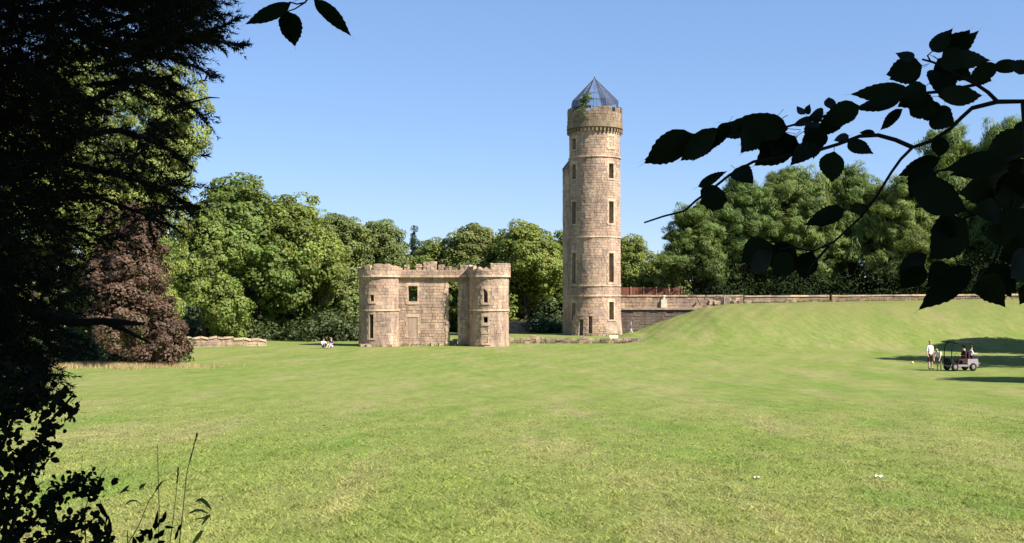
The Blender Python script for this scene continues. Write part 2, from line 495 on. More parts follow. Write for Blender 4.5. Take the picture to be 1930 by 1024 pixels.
def cyl(cx, cy, rf):
    """u = arc length measured from the side facing the camera, v = height, w = out of the wall"""
    r0 = rf(0) if callable(rf) else rf
    def P(u, v, w):
        r = rf(v) if callable(rf) else rf
        a = u / r0
        return (cx + (r + w) * math.sin(a), cy - (r + w) * math.cos(a), v)
    return P, r0

def flat(x0, y0, dx=(1, 0), nrm=(0, -1)):
    def P(u, v, w):
        return (x0 + dx[0] * u + nrm[0] * w, y0 + dx[1] * u + nrm[1] * w, v)
    return P

def merge(*lists):
    s = sorted(set(round(x, 4) for l in lists for x in l))
    return s
def lin(a, b, n): return [a + (b - a) * i / n for i in range(n + 1)]

def in_holes(holes):
    return lambda u, v: not any(a < u < b and c < v < d for a, b, c, d in holes)

def surround(name, P, a, b, c, d, rng, parent, jw=0.2, mat='ashlar', sill=True):
    """dressed blocks round an opening: jamb blocks, lintel, sill"""
    mb = MB()
    v = c
    k = 0
    while v < d - 0.02:
        h = min(0.38, d - v)
        for s in (-1, 1):
            w = jw * (1.0 if (k + (s > 0)) % 2 else 1.7)
            u0, u1 = (a - w, a) if s < 0 else (b, b + w)
            f = 0.045
            q = [P(u0, v + .008, f), P(u1, v + .008, f), P(u1, v + h - .008, f), P(u0, v + h - .008, f)]
            r = [P(u0, v + .008, -.25), P(u1, v + .008, -.25), P(u1, v + h - .008, -.25), P(u0, v + h - .008, -.25)]
            mb.add(q + r, [(0, 1, 2, 3), (4, 5, 1, 0), (5, 6, 2, 1), (6, 7, 3, 2), (7, 4, 0, 3)], stone_col(rng))
        v += h; k += 1
    for (v0, v1, f, ex) in ((d, d + 0.3, 0.05, jw * 1.3),) + (((c - 0.16, c, 0.09, jw * 1.2),) if sill else ()):
        us = lin(a - ex, b + ex, 4)
        for i in range(4):
            q = [P(us[i], v0, f), P(us[i + 1], v0, f), P(us[i + 1], v1, f), P(us[i], v1, f)]
            r = [P(us[i], v0, -.25), P(us[i + 1], v0, -.25), P(us[i + 1], v1, -.25), P(us[i], v1, -.25)]
            mb.add(q + r, [(0, 1, 2, 3), (4, 5, 1, 0), (5, 6, 2, 1), (6, 7, 3, 2), (7, 4, 0, 3)], (1, 1, 1))
    return mb.build(name, M[mat], parent)

def ring(P, r0, v0, v1, w, a0=-180, a1=180, n=64, rng=None, chip=0.0, depth=0.3):
    mb = MB()
    us = [R(a) * r0 for a in lin(a0, a1, n)]
    for i in range(n):
        if rng and rng.random() < chip: continue
        col = stone_col(rng) if rng and i % 2 == 0 else (1, 1, 1)
        d = w * (rng.uniform(0.75, 1.1) if rng else 1)
        q = [P(us[i], v0, d), P(us[i + 1], v0, d), P(us[i + 1], v1, d * .8), P(us[i], v1, d * .8)]
        k = [P(us[i], v0, -depth), P(us[i + 1], v0, -depth), P(us[i + 1], v1, -depth), P(us[i], v1, -depth)]
        mb.add(q + k, [(0, 1, 2, 3), (4, 5, 1, 0), (5, 6, 2, 1), (6, 7, 3, 2), (7, 4, 0, 3)], col)
    return mb

def arc_merlon(name, P, r0, a0, a1, v0, v1, rng, parent, w=0.2, t=0.45, rag=0.12, mat='dark_stone'):
    mb = MB()
    n = max(2, int((a1 - a0) / 9))
    us = [R(a) * r0 for a in lin(a0, a1, n)]
    tops = [v1 - rng.uniform(0, rag) for _ in range(n + 1)]
    for i in range(n):
        q = [P(us[i], v0, w), P(us[i + 1], v0, w), P(us[i + 1], tops[i + 1], w), P(us[i], tops[i], w)]
        k = [P(us[i], v0, w - t), P(us[i + 1], v0, w - t), P(us[i + 1], tops[i + 1], w - t), P(us[i], tops[i], w - t)]
        fs = [(0, 1, 2, 3), (7, 6, 5, 4), (3, 2, 6, 7)]
        if i == 0: fs.append((4, 0, 3, 7))
        if i == n - 1: fs.append((1, 5, 6, 2))
        mb.add(q + k, fs, (1, 1, 1))
    masonry(mb, lambda u, v, ww: P(u, v, ww + w), us[0], us[-1], v0, v1 - rag, 0.26, 0.5, rng, proud=0.03)
    return mb.build(name, M[mat], parent)

# ------------------------------------------------------------------ the round tower
TD = 129.0; TS = FPX / TD
tz = -2.82
rng = random.Random(11)
tower = thing('round_tower', ((1121 - CU) / TS, TD, tz), 'tall round sandstone castle tower with slit windows and a glazed pyramid roof', 'tower')
def tv(v): return CAMZ + (HV - v) / TS - tz          # photo row -> height above the tower foot
def trad(z): return 3.03 + 0.22 * max(0, 1 - z / 2.6) ** 1.5 - 0.06 * min(1, max(0, z / 22))
TP, TR0 = cyl(0, 0, trad)
top_wall = tv(246)
wins = []
for ang, wd, rows in ((35, 0.74, ((263, 284), (313, 341), (383, 424), (479, 534), (569, 602))), (-58, 0.80, ((265, 286), (312, 341), (383, 424), (478, 535), (571, 604)))):
    for (va, vb2) in rows:
        uc = R(ang) * TR0
        wins.append((uc - wd / 2, uc + wd / 2, tv(vb2), tv(va)))
blocked = wins[0]
holes = [w for w in wins if w is not blocked]
us = merge([R(a) * TR0 for a in lin(-180, 180, 48)], [h[0] for h in holes], [h[1] for h in holes])
vs = merge(lin(0, top_wall, 12), [h[2] for h in holes], [h[3] for h in holes])
mb = MB(); shell(mb, TP, us, vs, 0.85, in_holes(holes), (1, 1, 1), wrap=True)
mb.build('wall', M['mortar'], tower)
mb = MB(); masonry(mb, TP, -math.pi * TR0, math.pi * TR0, 0.0, top_wall, 0.29, 0.56, rng, holes, proud=0.028)
mb.build('stonework', M['stone'], tower, kind='stuff')
for w in wins: surround('window_surround', TP, *w, rng, tower, jw=0.20)
uc = wins[0]; mb = MB(); masonry(mb, lambda u, v, w: TP(u, v, w - 0.12), uc[0], uc[1], uc[2], uc[3], 0.3, 0.4, rng)
shell(mb, lambda u, v, w: TP(u, v, w - 0.14), [uc[0], uc[1]], [uc[2], uc[3]], 0.3, lambda u, v: True)
mb.build('blocked_window', M['stone'], tower)
for v0, th, w, chip in ((301, 0.16, 0.14, 0), (450, 0.14, 0.12, 0), (540, 0.17, 0.10, 0), (559, 0.17, 0.12, 0)):
    mb = ring(TP, TR0, tv(v0), tv(v0) + th, w, rng=rng, chip=chip)
    mb.build('string_course', M['ashlar'], tower)
# unseen floor discs, added inside to darken the slits
for v in (290, 440, 545):
    mb = MB(); mb.lathe([(0.01, tv(v)), (2.3, tv(v)), (2.3, tv(v) + 0.15), (0.01, tv(v) + 0.15)], 24)
    mb.build('floor', M['mortar'], tower)
# parapet
PP, PR0 = cyl(0, 0, 3.20)
mb = ring(PP, PR0, tv(246), tv(237), 0.10, rng=rng, depth=0.9); mb.build('cornice', M['dark_stone'], tower)
for k in range(44):
    a = R(360 / 44 * k)
    mb = MB(); mb.box((3.10 * math.sin(a), -3.10 * math.cos(a), tv(251)), (0.2, 0.34, 0.34), stone_col(rng), rz=a)
    mb.build('corbel', M['dark_stone'], tower)
mb = MB(); shell(mb, PP, [R(a) * PR0 for a in lin(-180, 180, 48)], [tv(237), tv(217)], 0.45, lambda u, v: True, wrap=True)
masonry(mb, PP, -math.pi * PR0, math.pi * PR0, tv(237), tv(217), 0.3, 0.6, rng)
mb.build('parapet', M['dark_stone'], tower)
for a0, a1, vt in ((-96, -62, 206), (-50, -22, 210), (-14, 4, 210), (4, 34, 207), (42, 62, 207), (68, 100, 203), (110, 140, 206), (150, 180, 206), (-180, -150, 206), (-140, -110, 206)):
    arc_merlon('merlon', PP, PR0, a0, a1, tv(217), tv(vt), rng, tower, w=0.0, t=0.42, rag=0.18)
# stair turret on the shaded left side
SP, SR0 = cyl(-2.55, 1.15, 1.15)
mb = MB(); shell(mb, SP, [R(a) * SR0 for a in lin(-180, 180, 24)], [0, tv(450), tv(318)], 0.3, lambda u, v: True, wrap=True)
masonry(mb, SP, -math.pi * SR0, math.pi * SR0, 0, tv(318), 0.34, 0.6, rng)
mb.build('stair_turret', M['stone'], tower)
mb = MB(); mb.lathe([(1.22, tv(319)), (1.2, tv(316)), (0.35, tv(298)), (0.02, tv(296))], 20, c=(-2.55, 1.15, 0)); mb.build('turret_cap', M['dark_stone'], tower)
# ruined stub of the demolished range at the foot
def stub_top(u):
    a = math.degrees(u / TR0)
    return np.interp(a, [-48, -36, -20, -5, 8, 20], [2.2, 2.9, 3.25, 2.9, 2.3, 0.9])
QP = lambda u, v, w: TP(u, v, w + 0.55)
slots = [(R(-33) * TR0, R(-25) * TR0, -0.1, 1.9), (R(-16) * TR0, R(-9) * TR0, 0.3, 2.3)]
us = merge([R(a) * TR0 for a in lin(-48, 20, 17)], [s_[0] for s_ in slots], [s_[1] for s_ in slots])
vs = merge(lin(0, 3.4, 12), [1.9, 0.3, 2.3])
mb = MB(); shell(mb, QP, us, vs, 0.62, lambda u, v: v < stub_top(u) and in_holes(slots)(u, v))
masonry(mb, QP, us[0], us[-1], 0, 3.3, 0.3, 0.5, rng, slots, top=stub_top, proud=0.07)
mb.build('wall_stub', M['stone'], tower)
# glazed pyramid roof
NR = 8
base_r, z0, z1, zt = 2.86, tv(206), tv(193), tv(147)
ca = [R(22.5 + 45 * k) for k in range(NR)]
bp = [Vector((base_r * math.cos(a), base_r * math.sin(a), 0)) for a in ca]
apex = Vector((0, 0, zt))
for k in range(NR):
    p, q = bp[k], bp[(k + 1) % NR]
    mb = MB()
    mb.add([p + Vector((0, 0, z0)), q + Vector((0, 0, z0)), q + Vector((0, 0, z1)), p + Vector((0, 0, z1))], [(0, 1, 2, 3)])
    mb.build('side_pane', M['glass'], tower)
    mb = MB(); mb.add([p + Vector((0, 0, z1)), q + Vector((0, 0, z1)), apex], [(0, 1, 2)]); mb.build('roof_pane', M['glass'], tower)
    mb = MB()
    mb.tube([p + Vector((0, 0, z0)), p + Vector((0, 0, z1)), apex], [0.04, 0.04, 0.04], 6); mb.build('rib', M['iron'], tower)
    mb = MB()
    for f in (0.0, 0.25, 0.5, 0.75):
        a_, b_ = (p + Vector((0, 0, z1))).lerp(apex, f), (q + Vector((0, 0, z1))).lerp(apex, f)
        mb.tube([a_, b_], 0.026, 5)
    m_ = (p + q) / 2
    mb.tube([m_ + Vector((0, 0, z0)), m_ + Vector((0, 0, z1)), (m_ + Vector((0, 0, z1))).lerp(apex, .75)], 0.024, 5)
    mb.build('glazing_bar', M['iron'], tower)
mb = MB(); mb.lathe([(0.01, zt + .22), (0.10, zt + .1), (0.12, zt), (0.05, zt - .1)], 10); mb.build('finial', M['iron'], tower)

# ------------------------------------------------------------------ the gatehouse ruin
GD = 107.0; GS = FPX / GD
gz = -3.08
rng = random.Random(23)
gate = thing('gatehouse_ruin', ((815 - CU) / GS, GD, gz), 'ruined two-storey sandstone gatehouse with a battlemented round turret at each end', 'ruin')
def gx(u): return (u - 815) / GS
def gv(v): return CAMZ + (HV - v) / GS - gz
def turret(cx, cy, r, wins_, mers, rng):
    rf = lambda z: r + 0.07 * max(0, 1 - z / 0.9)
    P, r0 = cyl(cx, cy, rf)
    zt_ = gv(522)
    hl = [w for w in wins_ if not w[4]]
    hs = [w[:4] for w in hl]
    us = merge([R(a) * r0 for a in lin(-180, 180, 40)], [h[0] for h in hs], [h[1] for h in hs])
    vs = merge(lin(-0.3, zt_, 6), [h[2] for h in hs], [h[3] for h in hs])
    mb = MB(); shell(mb, P, us, vs, 0.55, in_holes(hs), wrap=True); mb.build('turret_wall', M['mortar'], gate)
    mb = MB(); masonry(mb, P, -math.pi * r0, math.pi * r0, -0.2, zt_, 0.31, 0.62, rng, hs, proud=0.03)
    mb.build('stonework', M['stone'], gate, kind='stuff')
    for w in wins_:
        surround('window_surround', P, *w[:4], rng, gate, jw=0.16)
        if w[4]:
            mb = MB(); B = lambda u, v, ww: P(u, v, ww - 0.12)
            masonry(mb, B, w[0], w[1], w[2], w[3], 0.25, 0.3, rng); shell(mb, B, [w[0], w[1]], [w[2], w[3]], 0.2, lambda u, v: True)
            mb.build('blocked_window', M['stone'], gate)
    mb = ring(P, r0, gv(586), gv(586) + 0.15, 0.11, n=48, rng=rng); mb.build('string_course', M['ashlar'], gate)
    mb = ring(P, r0, zt_ - 0.05, zt_ + 0.2, 0.2, n=48, rng=rng, chip=0.0, depth=0.5); mb.build('cornice', M['ashlar'], gate)
    B = lambda u, v, w: P(u, v, w + 0.16)
    mb = MB(); shell(mb, B, [R(a) * r0 for a in lin(-180, 180, 40)], [zt_ + .15, gv(510)], 0.4, lambda u, v: True, wrap=True)
    masonry(mb, B, -math.pi * r0, math.pi * r0, zt_ + .2, gv(510), 0.27, 0.55, rng)
    mb.build('parapet', M['stone'], gate)
    for a0, a1, vt, rg in mers:
        arc_merlon('merlon', P, r0, a0, a1, gv(510), gv(vt), rng, gate, w=0.17, t=0.4, rag=rg, mat='stone')
    mb = MB(); mb.lathe([(0.01, 3.2), (r - .5, 3.2), (r - .5, 3.35), (0.01, 3.35)], 20, c=(cx, cy, 0)); mb.build('floor', M['mortar'], gate)
r_ = 1.90
def tw(ang, wd, va, vb_, blk): return (R(ang) * (r_ + .07) - wd / 2, R(ang) * (r_ + .07) + wd / 2, gv(vb_), gv(va), blk)
turret(gx(715), -0.35, r_, [tw(-15, 0.42, 592, 636, False), tw(-13, 0.40, 556, 569, False)],
       [(-100, -46, 502, .25), (-40, -16, 499, .15), (-6, 40, 498, .1), (41, 80, 500, .2), (100, 140, 500, .3), (150, 200, 500, .3)], rng)
turret(gx(922), -0.45, r_, [tw(-9, 0.44, 545, 571, False), tw(-9, 0.44, 596, 610, False), tw(-9, 0.44, 613, 625, True), tw(-9, 0.44, 633, 645, True)],
       [(-110, -45, 499, .3), (-42, -18, 506, .25), (5, 84, 497, .1), (100, 150, 502, .3), (160, 220, 502, .3)], rng)
# curtain wall between the turrets
CP = flat(0, 0.0)
x0, x1 = gx(746), gx(905)
window = (gx(769.5), gx(787), gv(571), gv(539))
door = (gx(845), gx(864), -0.35, gv(531))
niche = (gx(768.5), gx(787), gv(636), gv(598))
ztop = gv(522)
def door_edge(u, v):
    if u < door[0] + 0.01: return True
    return not (door[0] < u < door[1] and v < door[3])
hs = [window, door]
us = merge(lin(x0, x1, 18), [h[0] for h in hs], [h[1] for h in hs]); vs = merge(lin(-0.35, ztop, 8), [h[2] for h in hs], [h[3] for h in hs])
mb = MB(); shell(mb, CP, us, vs, 0.7, in_holes(hs)); mb.build('curtain_wall', M['mortar'], gate)
mb = MB(); masonry(mb, CP, x0, x1, -0.2, ztop, 0.27, 0.5, rng, hs + [niche], proud=0.035)
BPk = flat(0, 0.7, (1, 0), (0, 1))
masonry(mb, BPk, x0, x1, -0.2, ztop, 0.3, 0.5, rng, hs)
mb.build('stonework', M['stone'], gate, kind='stuff')
surround('window_surround', CP, *window, rng, gate, jw=0.16)
surround('doorway_surround', CP, *niche, rng, gate, jw=0.17, sill=False)
mb = MB(); masonry(mb, lambda u, v, w: CP(u, v, w - 0.03), niche[0], niche[1], niche[2], niche[3], 0.3, 0.42, rng, proud=0.02, colf=lambda r: tuple(0.92 * c for c in stone_col(r)))
mb.build('blocked_doorway', M['stone'], gate)
# broken ends either side of the tall gap
for (e, s_) in ((door[0], 1), (door[1], -1)):
    mb = MB(); z = -0.1
    while z < door[3] - 0.1:
        h = rng.uniform(0.22, 0.36)
        w = rng.uniform(0.18, 0.42); o_ = rng.uniform(-0.12, 0.12) if s_ > 0 else rng.uniform(-.05, .05)
        mb.box((e + s_ * (o_ - w / 2 + 0.04), 0.33, z + h / 2), (w, 0.80 + rng.uniform(-.06, .06), h + 0.01), stone_col(rng), 0.025, rng)
        z += h
    mb.build('broken_edge', M['ashlar'], gate)
mb = MB()
for i in range(12):
    a, b = lin(x0 + .3, gx(880), 12)[i:i + 2]
    mb.box(((a + b) / 2, 0.2, ztop + .06), (b - a - .012, 1.1, 0.22), stone_col(rng), 0.012, rng)
mb.build('cornice', M['ashlar'], gate)
Pp = flat(0, -0.18)
mb = MB(); shell(mb, Pp, lin(x0 + .3, gx(893), 12), [ztop + .17, gv(509)], 0.45, lambda u, v: True)
masonry(mb, Pp, x0 + .3, gx(893), ztop + .18, gv(509), 0.26, 0.45, rng); mb.build('parapet', M['stone'], gate)
for ua, ub, vt, n in ((753, 760, 504, 1), (762, 773, 499, 2), (784, 797, 498, 2), (798, 812, 495, 2), (812, 826, 493, 2), (826, 839, 498, 2), (840, 852, 503, 2), (853, 864, 505, 2), (868, 884, 500, 2)):
    mb = MB()
    z, zt2 = gv(509), gv(vt)
    while z < zt2 - 0.06:
        h = min(rng.uniform(0.2, 0.32), zt2 - z)
        w0 = (gx(ub) - gx(ua)) * rng.uniform(0.8, 1.0)
        for i in range(n):
            mb.box((gx(ua) + (i + .5) * w0 / n, 0.05 + rng.uniform(-.03, .03), z + h / 2), (w0 / n - .015, 0.42, h - .015), stone_col(rng), 0.04, rng)
        z += h
    mb.build('merlon', M['stone'], gate)
for (u, w, h, y) in ((768, .7, .28, -.5), (800, .5, .22, -.4), (818, .6, .3, -.45), (832, .45, .2, -.5), (851, .5, .45, .9), (857, .4, .6, 1.2), (690, .7, .3, -2.0), (701, .5, .22, -2.25)):
    mb = MB(); mb.box((gx(u), y, h / 2 - .03), (w, w * .7, h), stone_col(rng), 0.06, rng, rng.uniform(-.4, .4))
    o = mb.build('fallen_stone', M['low_stone'])
    o.location = gate.location
    me_ = o.data
    names = {768: 'flat fallen block below the blocked doorway of the gatehouse', 800: 'small fallen block at the foot of the curtain wall, left of middle', 818: 'larger fallen block at the foot of the curtain wall', 832: 'small fallen block nearest the tall gap in the gatehouse', 851: 'low block lying inside the tall gap of the gatehouse', 857: 'taller block standing inside the tall gap of the gatehouse', 690: 'broad pale block at the foot of the left turret, outer one', 701: 'small block at the foot of the left turret under its slit window'}
    tag(o, names[u], 'stone', 'fallen stones round the gatehouse')

# ------------------------------------------------------------------ low walls
def rubble_wall(name, pts, ztops, zb, thick, ch, sl_, seed, label, cat='wall', mat='low_stone', cope=None, gaps=()):
    """straight wall between two points, each block its own part"""
    rng = random.Random(seed)
    a, b = Vector((*pts[0], 0)), Vector((*pts[1], 0))
    L = (b - a).length; d = (b - a) / L
    rz = math.atan2(d.y, d.x)
    root = thing(name, (a.x, a.y, zb(0)), label, cat, None, rz)
    core = MB()
    n = max(2, int(L / 1.5))
    blocks = []
    base = zb(0)
    for i in range(n):
        u0, u1 = L * i / n, L * (i + 1) / n
        um = (u0 + u1) / 2
        if any(g0 < um < g1 for g0, g1 in gaps): continue
        zb_, zt_ = zb(um / L) - base - 0.35, ztops(um / L) - base - (0.1 if cope else 0.12)
        core.box((um, 0, (zb_ + zt_) / 2), (u1 - u0 + .002, thick - 0.12, zt_ - zb_))
    core.build('core', M['mortar'], root)
    v = 0.0
    zmax = max(ztops(t) - base for t in lin(0, 1, 20)); zmin = min(zb(t) - base for t in lin(0, 1, 20))
    v = zmin - 0.1
    fld = MB()
    while v < zmax:
        h = ch * rng.uniform(.85, 1.2); u = 0
        while u < L - 0.05:
            w = min(sl_ * rng.uniform(.6, 1.5), L - u); um = u + w / 2; t = um / L
            if v + h * .6 < ztops(t) - base - (0.08 if cope else 0) and v + h > zb(t) - base - .05 and not any(g0 < um < g1 for g0, g1 in gaps):
                fld.box((um, rng.uniform(-.02, .02), v + h / 2), (w - .025, thick + rng.uniform(-.05, .03), h - .02), stone_col(rng), 0.018, rng)
            u += w
        v += h
    fld.build('stonework', M[mat], root, kind='stuff')
    if cope:
        u = 0
        while u < L - 0.05:
            w = min(cope * rng.uniform(.7, 1.35), L - u); um = u + w / 2; t = um / L
            if not any(g0 < um < g1 for g0, g1 in gaps):
                cb = MB(); cb.box((0, 0, 0), (w - .03, thick + 0.16, 0.18), stone_col(rng), 0.02, rng)
                c = cb.build('coping_stone', M['ashlar'], root)
                c.location = (um, 0, ztops(t) - base - .05); c.rotation_euler = (0, math.atan2(-(ztops(min(1, t + .02)) - ztops(max(0, t - .02))), L * .04), 0)
            u += w
    return root
def px2(u, D): return ((u - CU) / FPX * D, D)
def row(v, D): return CAMZ + (HV - v) / FPX * D

# kerb wall in front of the tower court: blocks laid one by one
def kerb(name, u0, u1, D0, D1, label, seed):
    rng = random.Random(seed)
    a, b = Vector((*px2(u0, D0), 0)), Vector((*px2(u1, D1), 0))
    L = (b - a).length
    root = thing(name, (a.x, a.y, -3.1), label, 'wall', None, math.atan2(b.y - a.y, b.x - a.x))
    u = 0.0
    while u < L:
        w = rng.uniform(.5, 1.2)
        h = rng.uniform(.5, .66) if rng.random() > .15 else rng.uniform(.7, .85)
        mb = MB(); mb.box((u + w / 2, rng.uniform(-.06, .06), h * .28 - .05), (w - .03, rng.uniform(.5, .62), h * .56), stone_col(rng), .03, rng); mb.build('stone', M['low_stone'], root)
        mb = MB(); mb.box((u + w / 2 + rng.uniform(-.1, .1), rng.uniform(-.08, .08), h * .56 + h * .21 - .05), (w * rng.uniform(.8, 1.0), rng.uniform(.45, .6), h * .42), stone_col(rng), .04, rng); mb.build('stone', M['low_stone'], root)
        u += w
    return root
kerb('kerb_wall', 957, 1200, 113.4, 113.4, 'low broken foundation wall of mossy blocks running from right turret to tower foot', 3)
rubble_wall('garden_wall', (px2(880, 138), px2(1015, 138)), lambda t: row(606, 138) + .03 * math.sin(t * 30), lambda t: -2.95, .5, .25, .5, 4,
            'low sandstone wall behind the gatehouse, ending left of the tower', cope=0.9)
rubble_wall('boundary_wall', (px2(330, 104), px2(502, 107)), lambda t: -2.2 - .6 * max(0, t - .5) - .05 * math.sin(t * 40), lambda t: -3.12, .5, .24, .55, 6,
            'low pale stone wall along the field under the left-hand trees', mat='low_stone', cope=0.8)
# retaining wall right of the tower, upper tier and lower darker tier
rubble_wall('retaining_wall', (px2(1160, 133), px2(1345, 133)), lambda t: row(580, 133), lambda t: -2.85, .9, .32, .7, 7,
            'dark lower retaining wall between the tower and the grass bank', mat='umber_stone')
rubble_wall('terrace_wall', (px2(1160, 133.4), px2(1400, 132.2)), lambda t: row(557, 133), lambda t: row(580, 133) + .02, .6, .33, .8, 8,
            'upper pale terrace wall above the dark wall, right of the tower', mat='stone', cope=1.1)
rubble_wall('bank_wall', (px2(1402, 126.5), px2(1562, 126.5)), lambda t: row(558 - 1.0 * t, 126.5), lambda t: 0.85, .55, .3, .9, 9,
            'low wall along the top of the grass bank, shorter left stretch', mat='low_stone', cope=1.6)
rubble_wall('bank_wall', (px2(1567, 126.5), px2(2050, 126.5)), lambda t: row(557 - 3 * t, 126.5), lambda t: 0.95 + .3 * t, .55, .3, .9, 10,
            'long low wall along the top of the grass bank, reaching the right edge', mat='low_stone', cope=1.6)
# heaped broken end of the bank wall
rng = random.Random(31)
root = thing('rubble_heap', (*px2(1368, 126.3), 0.75), 'rounded heap of fallen stones where the bank wall is broken', 'rubble')
for i in range(26):
    x = rng.uniform(-1.9, 1.9); h = 0.95 * math.sqrt(max(0.05, 1 - (x / 2.1) ** 2)) * rng.uniform(.4, 1)
    mb = MB(); mb.box((x, rng.uniform(-.35, .35), h / 2), (rng.uniform(.4, .8), rng.uniform(.4, .6), h), stone_col(rng), .08, rng, rng.uniform(-.5, .5)); mb.build('stone', M['low_stone'], root)

# cream pier on the ledge
pr = thing('stone_pier', (*px2(1251, 132.62), row(580, 133) - .01), 'small cream stone pier with a narrow stump on the terrace ledge', 'pier')
mb = MB(); mb.box((0, 0, .5), (.72, .45, 1.0), jit=.02, rng=rng); mb.build('block', M['cream'], pr)
mb = MB(); mb.lathe([(.16, 1.0), (.2, 1.08), (.14, 1.2), (.22, 1.38), (.17, 1.5), (.01, 1.52)], 12); mb.build('stump', M['cream'], pr)
mb = MB(); mb.box((0, 0, -.12), (12.6, 1.0, .22)); lg = mb.build('terrace_ledge', M['low_stone']); lg.location = (*px2(1257, 132.85), row(580, 133) - .02); lg['kind'] = 'structure'

# rust red fence on the terrace
fx0, fx1 = px2(1165, 136)[0], px2(1285, 136)[0]
fz = row(557, 136) - .25
fence = thing('board_fence', (fx0, 136, fz), 'rust-red board fence on the terrace behind the tower', 'fence')
np_ = 5; W = (fx1 - fx0) / np_
for k in range(np_):
    for i in range(9):
        mb = MB(); mb.box((k * W + (i + .5) * W / 9, 0, .64 + rng.uniform(-.02, .02)), (W / 9 - .03, .03, 1.2), stone_col(rng)); mb.build('board', M['rust'], fence)
    mb = MB(); mb.box((W * (k + .5), .05, .3), (W, .05, .09)); mb.box((W * (k + .5), .05, 1.0), (W, .05, .09)); mb.build('rail', M['rust'], fence)
for k in range(np_ + 1):
    mb = MB(); mb.box((k * W, -.06, .66), (.13, .11, 1.36)); mb.build('post', M['rustp'], fence)

# slab lying before the tower
mb = MB(); mb.box((0, 0, .16), (.9, .5, .36), jit=.07, rng=rng); o = mb.build('pale_slab', M['cream']); o.location = (*px2(1156, 117), hz(*px2(1156, 117)) - .02)
tag(o, 'pale cream stone slab lying on grass at the tower foot', 'stone')
mb = MB(); mb.box((0, 0, .2), (.6, .5, .5), jit=.08, rng=rng); o = mb.build('dark_boulder', M['umber_stone']); o.location = (*px2(1196, 112.6), -3.08)
tag(o, 'dark boulder at the right end of the low foundation wall', 'stone')

# ------------------------------------------------------------------ trees
def unit(v): return v / np.maximum(1e-9, np.linalg.norm(v, axis=-1, keepdims=True))
def leaf_quads(pos, nrm, axis_, ln, wd):
    ax = unit(axis_ - nrm * np.sum(axis_ * nrm, -1, keepdims=True))
    sd = np.cross(nrm, ax)
    ln = ln[:, None]; wd = wd[:, None]
    v = np.stack([pos - ax * ln * .5, pos + sd * wd * .5 - ax * ln * .05 + nrm * wd * .1, pos + ax * ln * .5, pos - sd * wd * .5 - ax * ln * .05 + nrm * wd * .1], 1)
    return v.reshape(-1, 3), np.arange(len(pos) * 4).reshape(-1, 4)

def crown(name, seed, lobes, nclump, per, cr, leaf, mat, plume=False, inner=0.2, flat_=0.75, zmin=-0.75):
    r = np.random.default_rng(seed)
    L = np.array(lobes, float)
    wgt = L[:, 3] * L[:, 5] + L[:, 3] * L[:, 4]; wgt = wgt / wgt.sum()
    li = r.choice(len(L), nclump, p=wgt)
    d = unit(r.normal(size=(nclump * 3, 3))); d = d[d[:, 2] > zmin][:nclump]
    n = len(d); li = li[:n]
    cpos = L[li, :3] + L[li, 3:6] * d * (r.uniform(.70, 1.0, (n, 1)) + .32 * (r.random((n, 1)) < .22) * r.random((n, 1)))
    crr = cr * r.uniform(.55, 1.35, n)
    cb = r.uniform(.72, 1.22, n)
    ci = np.repeat(np.arange(n), per)
    dd = unit(r.normal(size=(len(ci), 3)) + d[ci] * .55 + np.array([0, 0, .25]))
    rad = r.uniform(.55, 1.0, len(ci)) ** .6
    pos = cpos[ci] + dd * (crr[ci] * rad)[:, None] * np.array([1, 1, flat_])
    if plume:
        pos = pos + d[ci] * (crr[ci] * .6 * r.random(len(ci)))[:, None] + np.array([0, 0, 1.0]) * (crr[ci] * .5 * r.random(len(ci)))[:, None]
    nrm = unit(dd * .75 + d[ci] * .35 + np.array([0, 0, .3]) + r.normal(size=dd.shape) * .38)
    ax = r.normal(size=dd.shape) + np.array([0, 0, -.3])
    if plume:
        cax = d * .7 + np.array([0, 0, .9]) + r.normal(size=d.shape) * .25
        ax = cax[ci] + dd * .45 + r.normal(size=dd.shape) * .15
    ln = leaf * r.uniform(.6, 1.4, len(ci)); wd = ln * (r.uniform(.16, .26, len(ci)) if plume else r.uniform(.55, .85, len(ci)))
    if plume: ln = ln * 1.9
    col = cb[ci][:, None] * np.stack([r.uniform(.85, 1.2, len(ci)), r.uniform(.9, 1.1, len(ci)), r.uniform(.8, 1.2, len(ci))], -1)
    v, f = leaf_quads(pos, nrm, ax, ln, wd)
    ni = int(len(ci) * inner)
    if ni:
        lj = r.choice(len(L), ni, p=wgt)
        d2 = unit(r.normal(size=(ni, 3)))
        p2 = L[lj, :3] + L[lj, 3:6] * d2 * r.uniform(.25, .78, (ni, 1))
        l2 = np.full(ni, leaf * 1.5)
        v2, f2 = leaf_quads(p2, unit(d2 + r.normal(size=d2.shape) * .5), r.normal(size=d2.shape), l2, l2 * .8)
        f2 = f2 + len(v); v = np.concatenate([v, v2]); f = np.concatenate([f, f2])
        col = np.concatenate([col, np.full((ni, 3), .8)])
    return mesh_np(name, v, f, mat, np.repeat(col, 4, 0))

def trunk_mesh(name, h, r0, limbs, seed, mat):
    rng = random.Random(seed); mb = MB()
    pts = [(rng.uniform(-.03, .03) * h * i / 6, rng.uniform(-.03, .03) * h * i / 6, -0.5 + (h + .5) * i / 6) for i in range(7)]
    mb.tube(pts, [r0 * 1.35, r0] + [r0 * (1 - .15 * i) for i in range(1, 6)], 9)
    for (x, y, z) in limbs:
        k = min(5, max(1, int(z / h * 6) - 2))
        p = Vector(pts[k]); q = Vector((x, y, z)); mid = p.lerp(q, .55) + Vector((0, 0, -.06 * (q - p).length))
        mb.tube([p, mid, q], [r0 * .42, r0 * .26, r0 * .08], 6)
    return mb.mesh(name, mat, True)

